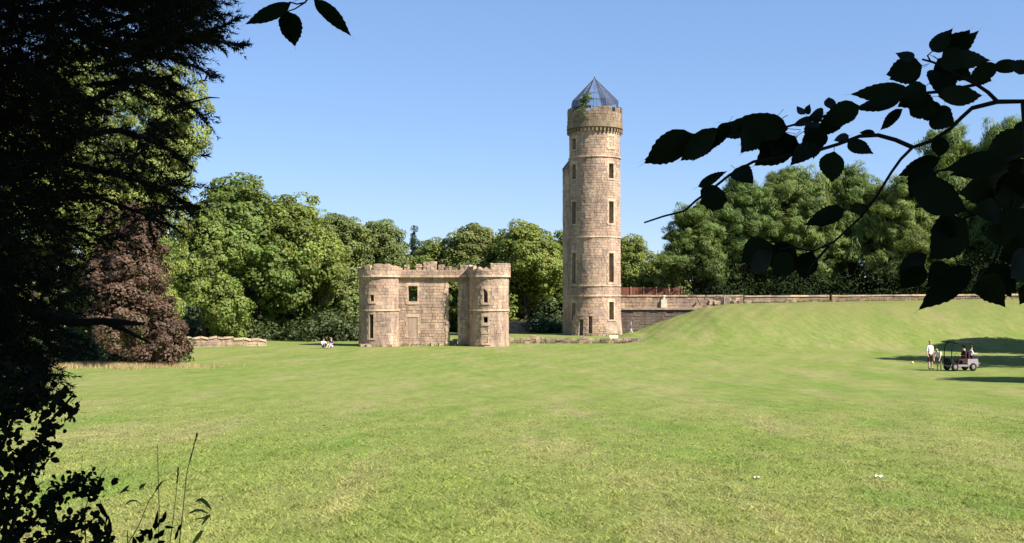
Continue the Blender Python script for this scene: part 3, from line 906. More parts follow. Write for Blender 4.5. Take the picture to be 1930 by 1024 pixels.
def lobes_broad(seed, H, Rr, n=13, low=.10):
    rng = random.Random(seed)
    L = [(0, 0, H * .60, Rr * .78, Rr * .78, H * .36)]
    for i in range(n):
        a = i * 2.4 + rng.uniform(-.3, .3); z = H * (low + (.84 - low) * ((i * .618) % 1))
        rr = Rr * (.62 if z < H * .6 else .45); s = rng.uniform(.32, .48)
        L.append((rr * math.cos(a), rr * math.sin(a), z, Rr * s, Rr * s, H * s * .42))
    L.append((rng.uniform(-.15, .15) * Rr, 0, H * .86, Rr * .42, Rr * .42, H * .14))
    return L
def lobes_cone(H, Rr, n=9):
    return [(0, 0, H * (.1 + .88 * i / n), Rr * (1.02 - i / n) * .95 + .1, Rr * (1.02 - i / n) * .95 + .1, H / n * .55) for i in range(n + 1)]
def lobes_pine(seed, H, Rr):
    rng = random.Random(seed)
    L = [(0, 0, H * .58, Rr * .6, Rr * .6, H * .34)]
    for i in range(14):
        a = i * 2.4; z = H * (.20 + .70 * i / 13)
        rr = Rr * (.95 - .75 * max(0, z / H - .3)) * rng.uniform(.5, .75); s = rng.uniform(.26, .40)
        L.append((rr * math.cos(a), rr * math.sin(a), z, Rr * s, Rr * s, H * .085))
    L.append((0, 0, H * .93, Rr * .2, Rr * .2, H * .07))
    return L

NOM = dict(broad=(18.0, 6.0), broad2=(18.0, 6.0), broad3=(18.0, 6.0), pine=(18.0, 5.6), pine2=(18.0, 5.6), bright=(22.0, 5.4), copper=(10.0, 2.8), cone=(12.0, 2.0))
CR = {}
for i, k in enumerate(('broad', 'broad2', 'broad3')):
    lb = lobes_broad(40 + i, 18, 6.0)
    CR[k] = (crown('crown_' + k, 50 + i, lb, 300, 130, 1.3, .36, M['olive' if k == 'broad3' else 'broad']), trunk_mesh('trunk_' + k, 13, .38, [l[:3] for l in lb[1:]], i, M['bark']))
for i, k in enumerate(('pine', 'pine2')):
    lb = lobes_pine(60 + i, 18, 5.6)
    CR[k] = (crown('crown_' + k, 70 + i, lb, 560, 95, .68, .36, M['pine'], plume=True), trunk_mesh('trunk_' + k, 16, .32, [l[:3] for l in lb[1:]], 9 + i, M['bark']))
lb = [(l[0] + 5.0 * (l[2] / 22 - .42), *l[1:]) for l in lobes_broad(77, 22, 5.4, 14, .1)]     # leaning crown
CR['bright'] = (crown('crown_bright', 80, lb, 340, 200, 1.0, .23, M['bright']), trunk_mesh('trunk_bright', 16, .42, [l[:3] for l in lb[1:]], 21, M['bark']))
lb = [(l[0] * 1.15 + .25 * math.sin(7 * i), l[1] * 1.1, l[2], l[3] * .92, l[4] * .92, l[5] * 1.15) for i, l in enumerate(lobes_broad(92, 10, 2.8, 11, .02))]
CR['copper'] = (crown('crown_copper', 81, lb, 210, 190, .60, .17, M['copper'], zmin=-.9), trunk_mesh('trunk_copper', 7, .2, [l[:3] for l in lb[1:]], 22, M['bark']))
lb = lobes_cone(12, 2.0, 14)
CR['cone'] = (crown('crown_cone', 82, lb, 220, 70, .36, .26, M['spruce'], plume=True), trunk_mesh('trunk_cone', 11, .2, [], 23, M['bark']))

def tree(name, kind, u, vtop, hw, D, label, rz, zb=None, x=None, H=None, W=None, group='trees round the field'):
    x = (u - CU) / FPX * D if x is None else x
    zb = hz(x, D) if zb is None else zb
    H = row(vtop, D) - zb if H is None else H
    W = hw * (1.2 if kind.startswith(('broad', 'pine')) else 1.0) / FPX * D if W is None else W
    h0, w0 = NOM[kind]
    t = thing(name, (x, D, zb), label, 'tree', group, rz)
    t.scale = (W / w0, W / w0, H / h0)
    link('crown', CR[kind][0], t); link('trunk', CR[kind][1], t)
    return t

TREES = [
    ('broadleaf_tree', 'bright', 262, 112, 100, 88, 'tall pale-green tree behind the dark conifer, left of the field', 0.0),
    ('broadleaf_tree', 'bright', 178, 60, 120, 94, 'pale-green tree mostly hidden behind the black conifer at far left', 2.2),
    ('broadleaf_tree', 'bright', 60, 150, 110, 80, 'green tree seen through gaps of the conifer at the left edge', 4.1),
    ('copper_beech', 'copper', 252, 392, 86, 70, 'brown-purple copper beech hanging to the ground at the left field edge', .8),
    ('broadleaf_tree', 'broad2', 385, 395, 66, 116, 'mid-green tree just right of the copper beech, above the low wall', 1.0),
    ('broadleaf_tree', 'broad', 465, 333, 92, 124, 'tallest rounded green tree above the low wall on the left', 2.0),
    ('broadleaf_tree', 'broad2', 556, 372, 78, 128, 'rounded green tree between the tallest left tree and the gatehouse', 3.1),
    ('broadleaf_tree', 'broad3', 632, 406, 66, 134, 'olive-green tree behind the two people sitting on the grass', .2),
    ('broadleaf_tree', 'broad3', 712, 418, 58, 140, 'dark olive tree rising behind the left turret', 4.4),
    ('broadleaf_tree', 'broad2', 520, 420, 70, 145, 'green tree filling the gap behind the rounded left trees', 5.0),
    ('spruce_tree', 'cone', 779, 427, 34, 165, 'small pointed dark conifer above the gatehouse skyline', .5),
    ('broadleaf_tree', 'broad', 822, 452, 52, 150, 'low green tree behind the curtain wall of the gatehouse', 1.4),
    ('broadleaf_tree', 'broad3', 898, 426, 62, 150, 'green tree rising directly behind the right turret', 2.6),
    ('broadleaf_tree', 'broad', 990, 421, 68, 146, 'broad green tree between right turret and tower', 3.7),
    ('broadleaf_tree', 'broad2', 1062, 440, 48, 156, 'green tree half hidden behind the round tower', .9),
    ('broadleaf_tree', 'broad', 1200, 446, 44, 150, 'low bright green tree just right of the tower', 1.9),
    ('broadleaf_tree', 'broad3', 1258, 478, 40, 158, 'low olive tree between the tower-side tree and the pines', 2.9),
    ('pine_tree', 'pine', 1312, 385, 64, 138, 'leftmost pine of the wood on the right, behind the terrace', .4),
    ('pine_tree', 'pine2', 1395, 337, 74, 140, 'second pine from the left, with a bushy light-green top', 1.5),
    ('pine_tree', 'pine', 1500, 320, 78, 142, 'third pine from the left, behind the hanging single leaf', 2.6),
    ('pine_tree', 'pine2', 1606, 318, 74, 144, 'fourth pine from the left, right of the hanging single leaf', 3.3),
    ('pine_tree', 'pine', 1700, 338, 74, 140, 'fifth pine from the left, behind the bent twig', 5.2),
    ('pine_tree', 'pine2', 1795, 246, 84, 152, 'tall yellow-green pine showing above the lower leaves at right', 4.0),
    ('pine_tree', 'pine', 1890, 232, 80, 150, 'tallest pine near the right edge of the wood', 0.9),
    ('pine_tree', 'pine2', 1975, 300, 90, 142, 'pine cut by the right edge of the picture', 2.2),
]
for (nm, k, u, vt, hw, D, lab, rz) in TREES:
    tree(nm, k, u, vt, hw, D, lab, rz, zb=(0.9 if k.startswith('pine') else None), group={'p': 'pines behind the bank', 'c': None, 's': None}.get(nm[0], 'broadleaf trees round the field'))
# trees standing just outside the view on the right; their shadows cross the field
for (x, y, H, W, k, rz, lab) in ((53.5, 91.0, 14.0, 8.0, 'broad', .5, 'tree beyond the right edge casting the farther shadow band'), (48.5, 71.5, 16.0, 11.0, 'broad2', 1.7, 'tree beyond the right edge casting the broad shadow band'), (31.0, 50.2, 9.0, 3.2, 'broad', 2.7, 'small tree beyond the right edge casting the nearest thin shadow')):
    tree('broadleaf_tree', k, 0, 0, 0, y, lab, rz, x=x, H=H, W=W, group='broadleaf trees round the field')

# undergrowth under the woods
def scrub(name, label, x0, x1, y0, y1, n, hgt, seed, mat, leaf=.4):
    r = np.random.default_rng(seed)
    cx = r.uniform(x0, x1, n); cy = r.uniform(y0, y1, n)
    hh = hgt * r.uniform(.45, 1.45, n) * (.75 + .35 * np.sin(cx * .55))
    L = np.stack([cx, cy, height(cx, cy) + hh * .3, hh * .65, hh * .65, hh * r.uniform(.45, .8, n)], -1)
    o = link(name, crown(name, seed + 1, L, n * 8, 30, hgt * .33, leaf, mat, inner=.1)); o['kind'] = 'stuff'
    return tag(o, label, 'shrubs')
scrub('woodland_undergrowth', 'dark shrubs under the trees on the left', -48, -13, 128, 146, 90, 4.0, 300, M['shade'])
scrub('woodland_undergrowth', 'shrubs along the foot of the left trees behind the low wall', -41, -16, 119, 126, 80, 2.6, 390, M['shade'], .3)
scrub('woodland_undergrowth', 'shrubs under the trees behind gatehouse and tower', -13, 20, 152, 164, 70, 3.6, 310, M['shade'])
scrub('woodland_undergrowth', 'shrubs coloured as shade under the pines behind the bank wall', 19, 75, 134.5, 143, 130, 4.2, 320, M['wood_shade'], .3)
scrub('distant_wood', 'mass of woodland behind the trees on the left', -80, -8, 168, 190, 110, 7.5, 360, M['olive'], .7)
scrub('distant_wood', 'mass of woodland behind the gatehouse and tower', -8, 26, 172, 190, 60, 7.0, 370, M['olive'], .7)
scrub('distant_wood', 'mass of dark woodland behind the pines', 26, 100, 165, 185, 110, 8.0, 380, M['wood_shade'], .6)
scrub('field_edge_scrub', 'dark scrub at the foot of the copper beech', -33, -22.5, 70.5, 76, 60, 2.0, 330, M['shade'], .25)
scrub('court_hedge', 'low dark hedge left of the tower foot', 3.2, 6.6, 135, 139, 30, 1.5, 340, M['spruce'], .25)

# long dry grass at the foot of the beech
def tall_grass(name, label, pts, hgt, mat, seed, wid=.03):
    r = np.random.default_rng(seed); n = len(pts)
    z = height(pts[:, 0], pts[:, 1]); a = r.random(n) * 6.283; h = hgt * r.uniform(.5, 1.2, n); l = (r.random((n, 2)) - .5) * .7
    w = wid * r.uniform(.6, 1.4, n)
    v = np.stack([np.stack([pts[:, 0] - np.cos(a) * w, pts[:, 1] - np.sin(a) * w, z - .02], -1), np.stack([pts[:, 0] + np.cos(a) * w, pts[:, 1] + np.sin(a) * w, z - .02], -1),
                  np.stack([pts[:, 0] + l[:, 0] * h, pts[:, 1] + l[:, 1] * h, z + h], -1)], 1).reshape(-1, 3)
    c = np.repeat(r.uniform(.65, 1.25, (n, 1)) * np.array([1, 1, 1]), 3, 0)
    o = link(name, mesh_np(name, v, np.arange(n * 3).reshape(-1, 3), mat, c)); o['kind'] = 'stuff'
    return tag(o, label, 'grass')
r_np = np.random.default_rng(8)
uu = r_np.normal(200, 75, 9000) + 30 * np.sin(np.arange(9000)); DD = 68.6 + r_np.normal(0, 1.5, 9000) + 1.2 * np.sin(uu * .045); DD = np.minimum(DD, 72.5)
tall_grass('dry_grass', 'straw-coloured long grass at the foot of the copper beech', np.stack([(uu - CU) / FPX * DD, DD], -1), .30, M['straw'], 9, .015)

# unmown tufts where walls meet the ground
n_ = 5200
wx = np.concatenate([r_np.uniform(25, 62, 2600), r_np.uniform(-.6, 12.8, 1100), r_np.uniform(-13.0, -3.0, 700), r_np.uniform(8.0, 12.2, 400), r_np.uniform(12.5, 23.0, 400)])
wy = np.concatenate([126.1 - np.abs(r_np.normal(0, .25, 2600)), 112.95 - np.abs(r_np.normal(0, .12, 1100)), 106.8 - np.abs(r_np.normal(0, .3, 700)) - np.where((np.abs(wx[3700:4400] + 12.9) < 1.6), 2.0, .1), np.full(400, 125.3) + r_np.normal(0, .3, 400), 132.2 + r_np.normal(0, .2, 400)])
keep = np.sin(wx * 2.3) + np.sin(wx * 5.9 + 1) > -.6
tall_grass('rough_grass', 'rough uncut grass along the foot of the walls', np.stack([wx, wy], -1)[keep], .34, M['blades'], 12, .02)

# shrub rooted in the tower parapet
ps = thing('parapet_shrub', (tower.location.x - 1.3, TD - 2.45, tz + tv(218)), 'small leafy shrub growing from the tower parapet', 'shrub')
lb = [(0, 0, 1.0, .55, .5, .8), (-.35, 0, .1, .5, .4, .6), (.35, 0, 1.7, .4, .4, .6), (-.2, 0, 1.9, .35, .35, .4), (.1, -.55, -.5, .4, .2, .6)]
link('foliage', crown('parapet_foliage', 350, lb, 50, 22, .28, .17, M['olive'], inner=.05), ps)
mb = MB()
for l in lb: mb.tube([(0, .2, -.2), (l[0] * .5, 0, l[2] * .6), l[:3]], [.05, .035, .015], 5)
mb.build('stem', M['bark'], ps)

# ------------------------------------------------------------------ people
def skin_mesh(name, joints, bones, root, mats):
    """one continuous surface grown along the bones; each face takes the cloth of its nearest bone"""
    me = bpy.data.meshes.new(name + '_skel')
    keys = list(joints)
    me.from_pydata([joints[k][0] for k in keys], [(keys.index(a), keys.index(b)) for a, b, _ in bones], [])
    o = bpy.data.objects.new(name + '_skel', me); COL.objects.link(o)
    md = o.modifiers.new('s', 'SKIN'); md.use_smooth_shade = True
    for i, k in enumerate(keys):
        r = joints[k][1]; me.skin_vertices[0].data[i].radius = (r, r) if not hasattr(r, '__len__') else r
        me.skin_vertices[0].data[i].use_root = (k == root)
    ss = o.modifiers.new('d', 'SUBSURF'); ss.levels = 1
    dg = bpy.context.evaluated_depsgraph_get(); dg.update()
    out = bpy.data.meshes.new_from_object(o.evaluated_get(dg))
    bpy.data.objects.remove(o); bpy.data.meshes.remove(me)
    out.name = name
    out.materials.clear()
    for m in mats: out.materials.append(m)
    segs = [(Vector(joints[a][0]), Vector(joints[b][0]), mi) for a, b, mi in bones]
    for p in out.polygons:
        best = 1e9
        for a, b, mi in segs:
            ab = b - a; t = max(0, min(1, (p.center - a).dot(ab) / max(1e-9, ab.length_squared)))
            d = (p.center - (a + ab * t)).length
            if d < best: best, p.material_index = d, mi
    return out

def person(loc, rz, label, pose, top, legs, calf=None, hair='hair', height_=1.72, group=None, sleeve=False):
    s = height_ / 1.75
    J = dict(pel=((0, 0, .95), (.15, .12)), sp=((0, 0, 1.13), (.13, .105)), ch=((0, 0, 1.33), (.16, .115)), nk=((0, .01, 1.49), .055), hb=((0, -.01, 1.58), .078), hd=((0, -.015, 1.68), .085), no=((0, -.11, 1.62), .014))
    for n, e in (('l', 1), ('r', -1)):
        J['sh' + n] = ((.18 * e, 0, 1.42), .062); J['el' + n] = ((.24 * e, .02, 1.14), .044); J['wr' + n] = ((.25 * e, -.08, .90), .03); J['pa' + n] = ((.25 * e, -.11, .83), .034)
        J['hi' + n] = ((.10 * e, 0, .88), .095); J['kn' + n] = ((.11 * e, -.02, .49), .06); J['an' + n] = ((.11 * e, .03, .09), .042); J['to' + n] = ((.13 * e, -.17, .035), .035)
    for k, v in pose.items():
        J[k] = (v, J[k][1])
    for n, e in (('l', 1), ('r', -1)):
        p = Vector(J['pa' + n][0]); dirv = (p - Vector(J['wr' + n][0])).normalized()
        side = dirv.cross(Vector((1, 0, 0))).normalized()
        for i, (off, ln) in enumerate(((-.03, .075), (-.01, .085), (.01, .08), (.03, .062))):
            J['f%d%s' % (i, n)] = (tuple(p + dirv * ln + side * off), .009)
        J['th' + n] = (tuple(p + dirv * .03 + side * -.065), .011)
    J = {k: (tuple(c * s for c in v[0]), (tuple(q * s for q in v[1]) if hasattr(v[1], '__len__') else v[1] * s)) for k, v in J.items()}
    S, T, Lg, Cf, Sh = 0, 1, 2, 3, 4
    B = [('pel', 'sp', T), ('sp', 'ch', T), ('ch', 'nk', T), ('nk', 'hb', S), ('hb', 'hd', S), ('hb', 'no', S)]
    for n in 'lr':
        B += [('ch', 'sh' + n, T), ('sh' + n, 'el' + n, T), ('el' + n, 'wr' + n, T if sleeve else S), ('wr' + n, 'pa' + n, S)] + [('pa' + n, 'f%d%s' % (i, n), S) for i in range(4)] + [('pa' + n, 'th' + n, S)]
        B += [('pel', 'hi' + n, Lg), ('hi' + n, 'kn' + n, Lg), ('kn' + n, 'an' + n, Cf), ('an' + n, 'to' + n, Sh)]
    root = thing('person', loc, label, 'person', group, rz)
    me = skin_mesh('body', J, B, 'pel', [M['skin'], M[top], M[legs], M[calf or 'skin'], M['shoe']])
    link('body', me, root)
    hd, hb = Vector(J['hd'][0]), Vector(J['hb'][0]); up = (hd - hb).normalized()
    bm = bmesh.new(); bmesh.ops.create_icosphere(bm, subdivisions=2, radius=.108 * s)
    for v in list(bm.verts):
        if v.co.z < -.05 * s or (v.co.y < -.055 * s and v.co.z < .035 * s): v.co *= .72
    rot = Vector((0, 0, 1)).rotation_difference(up).to_matrix().to_4x4()
    bmesh.ops.transform(bm, matrix=Matrix.Translation(hd + up * .012) @ rot, verts=bm.verts)
    hm = bpy.data.meshes.new('hair'); bm.to_mesh(hm); bm.free(); hm.materials.append(M[hair])
    for p in hm.polygons: p.use_smooth = True
    link('hair', hm, root)
    mb = MB()
    for e in (-1, 1):
        c = hb + Vector((.032 * e * s, -.082 * s, .045 * s)); mb.box(c, (.018 * s, .012 * s, .012 * s))
    mb.build('eyes', M['black'], root)
    return root

CD = 71.8
STAND = {}
WALK = dict(knl=(.10, -.16, .52), anl=(.10, -.22, .10), tol=(.11, -.42, .06), knr=(-.10, .06, .50), anr=(-.10, .30, .14), tor=(-.11, .14, .04), ell=(.23, .14, 1.16), wrl=(.22, .06, .93), pal=(.21, .02, .88), elr=(-.23, -.08, 1.16), wrr=(-.20, -.24, .98), par=(-.19, -.30, .95))
SIT = dict(pel=(0, .05, .56), sp=(0, .06, .74), ch=(0, .03, .94), nk=(0, .02, 1.1), hb=(0, -.01, 1.19), hd=(0, -.015, 1.29), no=(0, -.11, 1.23))
for n, e in (('l', 1), ('r', -1)):
    SIT.update({'sh' + n: (.18 * e, .02, 1.03), 'el' + n: (.24 * e, -.06, .78), 'wr' + n: (.18 * e, -.30, .80), 'pa' + n: (.15 * e, -.37, .81), 'hi' + n: (.10 * e, 0, .53), 'kn' + n: (.13 * e, -.42, .54), 'an' + n: (.13 * e, -.46, .12), 'to' + n: (.14 * e, -.66, .07)})
LOUNGE = dict(pel=(0, .05, .16), sp=(0, .12, .32), ch=(0, .10, .53), nk=(0, .06, .69), hb=(0, .02, .78), hd=(0, .0, .88), no=(0, -.10, .82))
for n, e in (('l', 1), ('r', -1)):
    LOUNGE.update({'sh' + n: (.18 * e, .10, .62), 'el' + n: (.24 * e, -.10, .42), 'wr' + n: (.16 * e, -.30, .46), 'pa' + n: (.12 * e, -.36, .48), 'hi' + n: (.11 * e, -.02, .15), 'kn' + n: (.14 * e, -.36, .44), 'an' + n: (.13 * e, -.56, .09), 'to' + n: (.14 * e, -.75, .04)})
BEND = dict(sp=(0, -.08, 1.08), ch=(0, -.24, 1.22), nk=(0, -.36, 1.30), hb=(0, -.42, 1.35), hd=(0, -.50, 1.40), no=(0, -.52, 1.31))
for n, e in (('l', 1), ('r', -1)):
    BEND.update({'sh' + n: (.18 * e, -.30, 1.26), 'el' + n: (.22 * e, -.36, .98), 'wr' + n: (.18 * e, -.46, .78), 'pa' + n: (.17 * e, -.49, .72)})

def ground_at(u, v):
    """where the ray through a photo pixel meets the ground"""
    lo = 2.0
    for D in np.arange(5, 150, .1):
        if row(v, D) <= hz((u - CU) / FPX * D, D): return Vector(((u - CU) / FPX * D, D, hz((u - CU) / FPX * D, D)))
    return Vector((0, 100, -3))
p = ground_at(1753, 697)
person(p, R(20), 'person standing in a white top and dark shorts, left of the buggy', dict(anl=(.14, .05, .09), anr=(-.12, -.02, .09)), 'white', 'maroon', None, 'blonde', 1.70)
p = ground_at(1770, 699)
person(p, R(-40), 'shorter person in a pale pink top bending forward beside the buggy', BEND, 'pink', 'greyc', None, 'blonde', 1.5)
p = ground_at(1189, 624); p = Vector((*px2(1189, 128), hz(*px2(1189, 128))))
person(p, R(70), 'person in purple top and cream trousers walking beside the tower foot', WALK, 'purple', 'cream_c', 'cream_c', 'blonde', 1.85, sleeve=True)
p = ground_at(610, 657)
person(p, R(35), 'person in a cream top sitting on the grass left of the gatehouse', LOUNGE, 'white', 'greyc', 'greyc', 'hair', 1.75)
p = ground_at(624, 657)
person(p, R(-20), 'person in a purple top sitting on the grass nearer the gatehouse', LOUNGE, 'purple', 'pink', None, 'blonde', 1.75)

# ------------------------------------------------------------------ the buggy
bp_ = ground_at(1811, 699)
bug = thing('golf_buggy', bp_, 'small open golf buggy with black roof frame parked on the grass', 'buggy', None, R(6)); bug.scale = (.78, .9, .95)
mb = MB(); mb.box((0, 0, .34), (2.1, 1.05, .12)); mb.box((.62, 0, .56), (.85, 1.08, .36), taper=.92); mb.build('body', M['cart'], bug)
mb = MB(); mb.box((-.92, 0, .55), (.28, 1.0, .42), taper=.7); mb.build('front_cowl', M['black'], bug)
mb = MB(); mb.box((-.45, 0, .42), (.9, 1.0, .04)); mb.build('floor', M['black'], bug)
mb = MB(); mb.box((.08, 0, .56), (.5, 1.0, .2), taper=.95); mb.build('seat', M['seat'], bug)
mb = MB(); mb.box((.36, 0, .90), (.12, 1.0, .5), taper=.9); mb.build('backrest', M['seat'], bug)
mb = MB(); mb.box((.82, 0, .84), (.42, .95, .18)); mb.build('rear_seat', M['navy'], bug)
for x in (-.78, .62):
    for y in (-.5, .5):
        wh = bpy.data.objects.new('wheel', None); COL.objects.link(wh); wh.parent = bug; wh.location = (x, y, .25)
        mb = MB(); mb.lathe([(.15, -.09), (.23, -.10), (.25, -.06), (.25, .06), (.23, .10), (.15, .09)], 20, axis='y'); mb.build('tyre', M['tyre'], wh, True)
        mb = MB(); mb.lathe([(.005, -.085), (.1, -.09), (.155, -.07), (.155, .07), (.1, .09), (.005, .085)], 16, axis='y'); mb.build('rim', M['hub'], wh, True)
for y in (-.48, .48):
    mb = MB(); mb.tube([(-1.02, y, .45), (-1.0, y, 1.2), (-.92, y, 1.55), (-.78, y, 1.68), (-.5, y, 1.72)], .035, 8); mb.build('front_post', M['black'], bug)
    mb = MB(); mb.tube([(.52, y, .7), (.50, y, 1.4), (.42, y, 1.7)], .025, 8); mb.build('rear_post', M['black'], bug)
mb = MB(); mb.box((-.1, 0, 1.75), (1.45, 1.12, .07), taper=.94); mb.build('roof', M['black'], bug)
mb = MB(); mb.tube([(-.72, -.2, .6), (-.50, -.2, .92)], .02, 6); mb.build('steering_column', M['black'], bug)
mb = MB()
pts = [(-.50 + .07 * math.cos(a) * .6, -.2 + .17 * math.sin(a), .92 + .17 * math.cos(a) * .8) for a in [R(k * 30) for k in range(13)]]
mb.tube(pts, .014, 6, cap=False); mb.build('steering_wheel', M['black'], bug)
Mx = Matrix.Translation(bp_) @ Matrix.Rotation(R(6), 4, 'Z')
person(Mx @ Vector((.08, -.22, .11)), R(-84), 'person in dark maroon clothes sitting at the wheel of the buggy', SIT, 'maroon', 'maroon', 'maroon', 'hair', 1.70, sleeve=True)
person(Mx @ Vector((.62, .0, .36)), R(96), 'person in a white top and navy shorts sitting on the back of the buggy', SIT, 'white', 'navy', 'navy', 'hair', 1.35)
p = ground_at(1720, 686)
bm = bmesh.new(); bmesh.ops.create_icosphere(bm, subdivisions=3, radius=.085)
for v in bm.verts: v.co *= 1 + .015 * math.sin(v.co.x * 60) * math.sin(v.co.z * 60)
me = bpy.data.meshes.new('ball'); bm.to_mesh(me); bm.free(); me.materials.append(M['ball'])
for q in me.polygons: q.use_smooth = True
o = link('ball', me); o.location = p + Vector((0, 0, .07)); tag(o, 'small yellow ball on the grass left of the two people by the buggy', 'ball')
for (u, v, s, lab) in ((1657, 902, .10, 'crumpled white paper scrap on the lawn at lower right'), (1427, 904, .06, 'smaller white scrap on the lawn left of the paper scrap')):
    p = ground_at(u, v); rg = random.Random(u)
    mb = MB(); n = 4
    P = [[(s * (i / n - .5) * 1.3 + rg.uniform(-.01, .01), s * (j / n - .5) + rg.uniform(-.01, .01), .02 + rg.uniform(0, s * .35)) for i in range(n + 1)] for j in range(n + 1)]
    mb.add([q for r_ in P for q in r_], [(j * (n + 1) + i, j * (n + 1) + i + 1, (j + 1) * (n + 1) + i + 1, (j + 1) * (n + 1) + i) for j in range(n) for i in range(n)])
    o = mb.build('paper_scrap', M['paper']); o.location = p; tag(o, lab, 'litter')

# ------------------------------------------------------------------ the overhanging tree behind and above the viewer
ot = thing('overhanging_tree', (4.6, -4.2, hz(4.6, -4.2)), 'dark broadleaf tree over the viewer, its leafy branches hanging in at right and top', 'tree')
OT = Vector(ot.location)
def loc(p): return Vector(p) - OT
clobes = [(4.0, 1.0, 9.6, 4.4, 2.8, 2.2), (1.2, -2.6, 9.2, 5.0, 4.3, 3.2), (6.0, -5.0, 10.0, 5.0, 4.3, 4.6), (3.0, -7.0, 10.5, 5.5, 4.0, 4.5), (7.5, -2.5, 6.6, 2.6, 2.2, 2.2), (-2.0, -3.5, 10.2, 3.6, 3.6, 3.0), (9.5, -7.0, 8.5, 3.6, 3.6, 3.4), (5.0, -4.0, 5.8, 2.8, 2.2, 1.6)]
clobes = [(a - OT.x, b - OT.y, c - OT.z, d, e, f) for a, b, c, d, e, f in clobes]
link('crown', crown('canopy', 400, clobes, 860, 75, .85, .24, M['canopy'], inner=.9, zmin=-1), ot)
link('trunk', trunk_mesh('canopy_trunk', 11, .36, [l[:3] for l in clobes], 401, M['bark']), ot)

def leaf_mesh(name, seed, curl):
    """serrated pointed leaf lying along +Y, length 1, width 1, folded along the midrib and drooping"""
    rng = random.Random(seed); n = 18
    prof = list(np.interp(lin(0, 1, n), [0, .06, .14, .24, .36, .48, .60, .72, .84, .93, 1], [.02, .20, .36, .46, .50, .49, .44, .34, .19, .07, .01]))
    vs, fs = [], []
    for i in range(n + 1):
        t = i / n
        w = prof[i]; zc = -curl * (t - .35) ** 2 + .02 * math.sin(t * 9 + seed)
        lt, rt = (w * (1 + (.025 if i % 2 else -.015) + rng.uniform(-.03, .03)) for _ in range(2))
        sh = .014 if i % 2 else -.004
        vs += [(-lt, t + sh, zc + .16 * lt), (-lt * .5, t, zc + .05 * lt), (0, t, zc), (rt * .5, t, zc + .05 * rt), (rt, t + sh, zc + .16 * rt)]
    for i in range(n):
        for k in range(4): fs.append((i * 5 + k, i * 5 + k + 1, i * 5 + k + 6, i * 5 + k + 5))
    vs.append((0.02, 1.2, -curl * .55)); fs.append((n * 5 + 1, n * 5 + 3, len(vs) - 1))
    mb = MB(); mb.add(vs, fs)
    mb.tube([(0, .02, 0), (0, -.10, .01), (0, -.2, .03)], [.012, .011, .012], 4)
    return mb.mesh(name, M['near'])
LEAVES = [leaf_mesh('leaf_%d' % i, i + 3, c) for i, c in enumerate((.15, .35, -.12, .25, .05))]
def put_leaf(parent, a, b, w, D, rng, k=None, tilt=None):
    """one leaf from base pixel a to tip pixel b, w pixels wide, at distance D"""
    D2 = D + rng.uniform(-.10, .10)
    A, B = at(*a, D), at(*b, D2)
    ax = (B - A); L = ax.length; ax.normalize()
    view = (A - camo.location).normalized()
    sd = ax.cross(view).normalized(); nr_ = sd.cross(ax).normalized()
    tl = rng.uniform(-.45, .45) if tilt is None else tilt
    q = Matrix.Rotation(tl, 3, ax); sd, nr_ = q @ sd, q @ nr_
    if rng.random() < .5: sd, nr_ = -sd, -nr_
    W = 1.10 * w / FPX * D / max(.5, math.cos(tl))
    o = link('leaf', LEAVES[rng.randrange(5) if k is None else k], parent)
    o.matrix_local = Matrix(((sd.x * W, ax.x * L, nr_.x * W, A.x - OT.x), (sd.y * W, ax.y * L, nr_.y * W, A.y - OT.y), (sd.z * W, ax.z * L, nr_.z * W, A.z - OT.z), (0, 0, 0, 1)))
    return o
def twig(mb, px, D, r0, r1, pre=()):
    pts = [loc(p) for p in pre] + [loc(at(u, v, D if not hasattr(D, '__len__') else D[i])) for i, (u, v) in enumerate(px)]
    n = len(pts)
    mb.tube(pts, [r0 + (r1 - r0) * i / (n - 1) for i in range(n)], 6)
BD = 2.05
mb = MB()
twig(mb, [(1950, 191), (1880, 192), (1832, 204), (1812, 222), (1790, 244), (1755, 266), (1720, 278), (1698, 300), (1680, 325), (1652, 370), (1620, 412), (1572, 456), (1532, 474), (1494, 466), (1468, 470)], BD, .0054, .0015, [(4.6, -3.9, 3.2), (3.0, -1.0, 3.3), (1.7, 1.2, 2.7)])
twig(mb, [(1720, 278), (1688, 264), (1655, 255), (1620, 257), (1580, 272), (1540, 284), (1470, 296), (1420, 305), (1375, 330), (1340, 358), (1312, 378), (1290, 398), (1250, 408), (1214, 420)], BD, .0045, .0018)
twig(mb, [(1880, 192), (1862, 174), (1838, 158), (1800, 140), (1760, 118), (1738, 112)], BD, .004, .0018)
twig(mb, [(1838, 160), (1780, 172), (1720, 178), (1650, 196), (1590, 208), (1530, 226), (1480, 240), (1400, 248), (1340, 252), (1300, 256)], BD, .0035, .0016)
twig(mb, [(1755, 118), (1748, 105), (1756, 98)], BD, .0018, .0012)
twig(mb, [(1930, 195), (1936, 300), (1915, 360), (1870, 400), (1830, 405), (1800, 420)], BD, .006, .002)
twig(mb, [(1915, 360), (1895, 440), (1870, 500), (1850, 520)], BD, .004, .002)
twig(mb, [(1930, 290), (1880, 310), (1800, 318), (1770, 322), (1720, 350)], BD, .004, .002)
twig(mb, [(1562, 464), (1530, 500), (1520, 520)], BD, .003, .0015)
br = mb.build('branch', M['bark_dark'], ot, True)
br['label'] = 'dark leafy branch hanging in from the right edge'
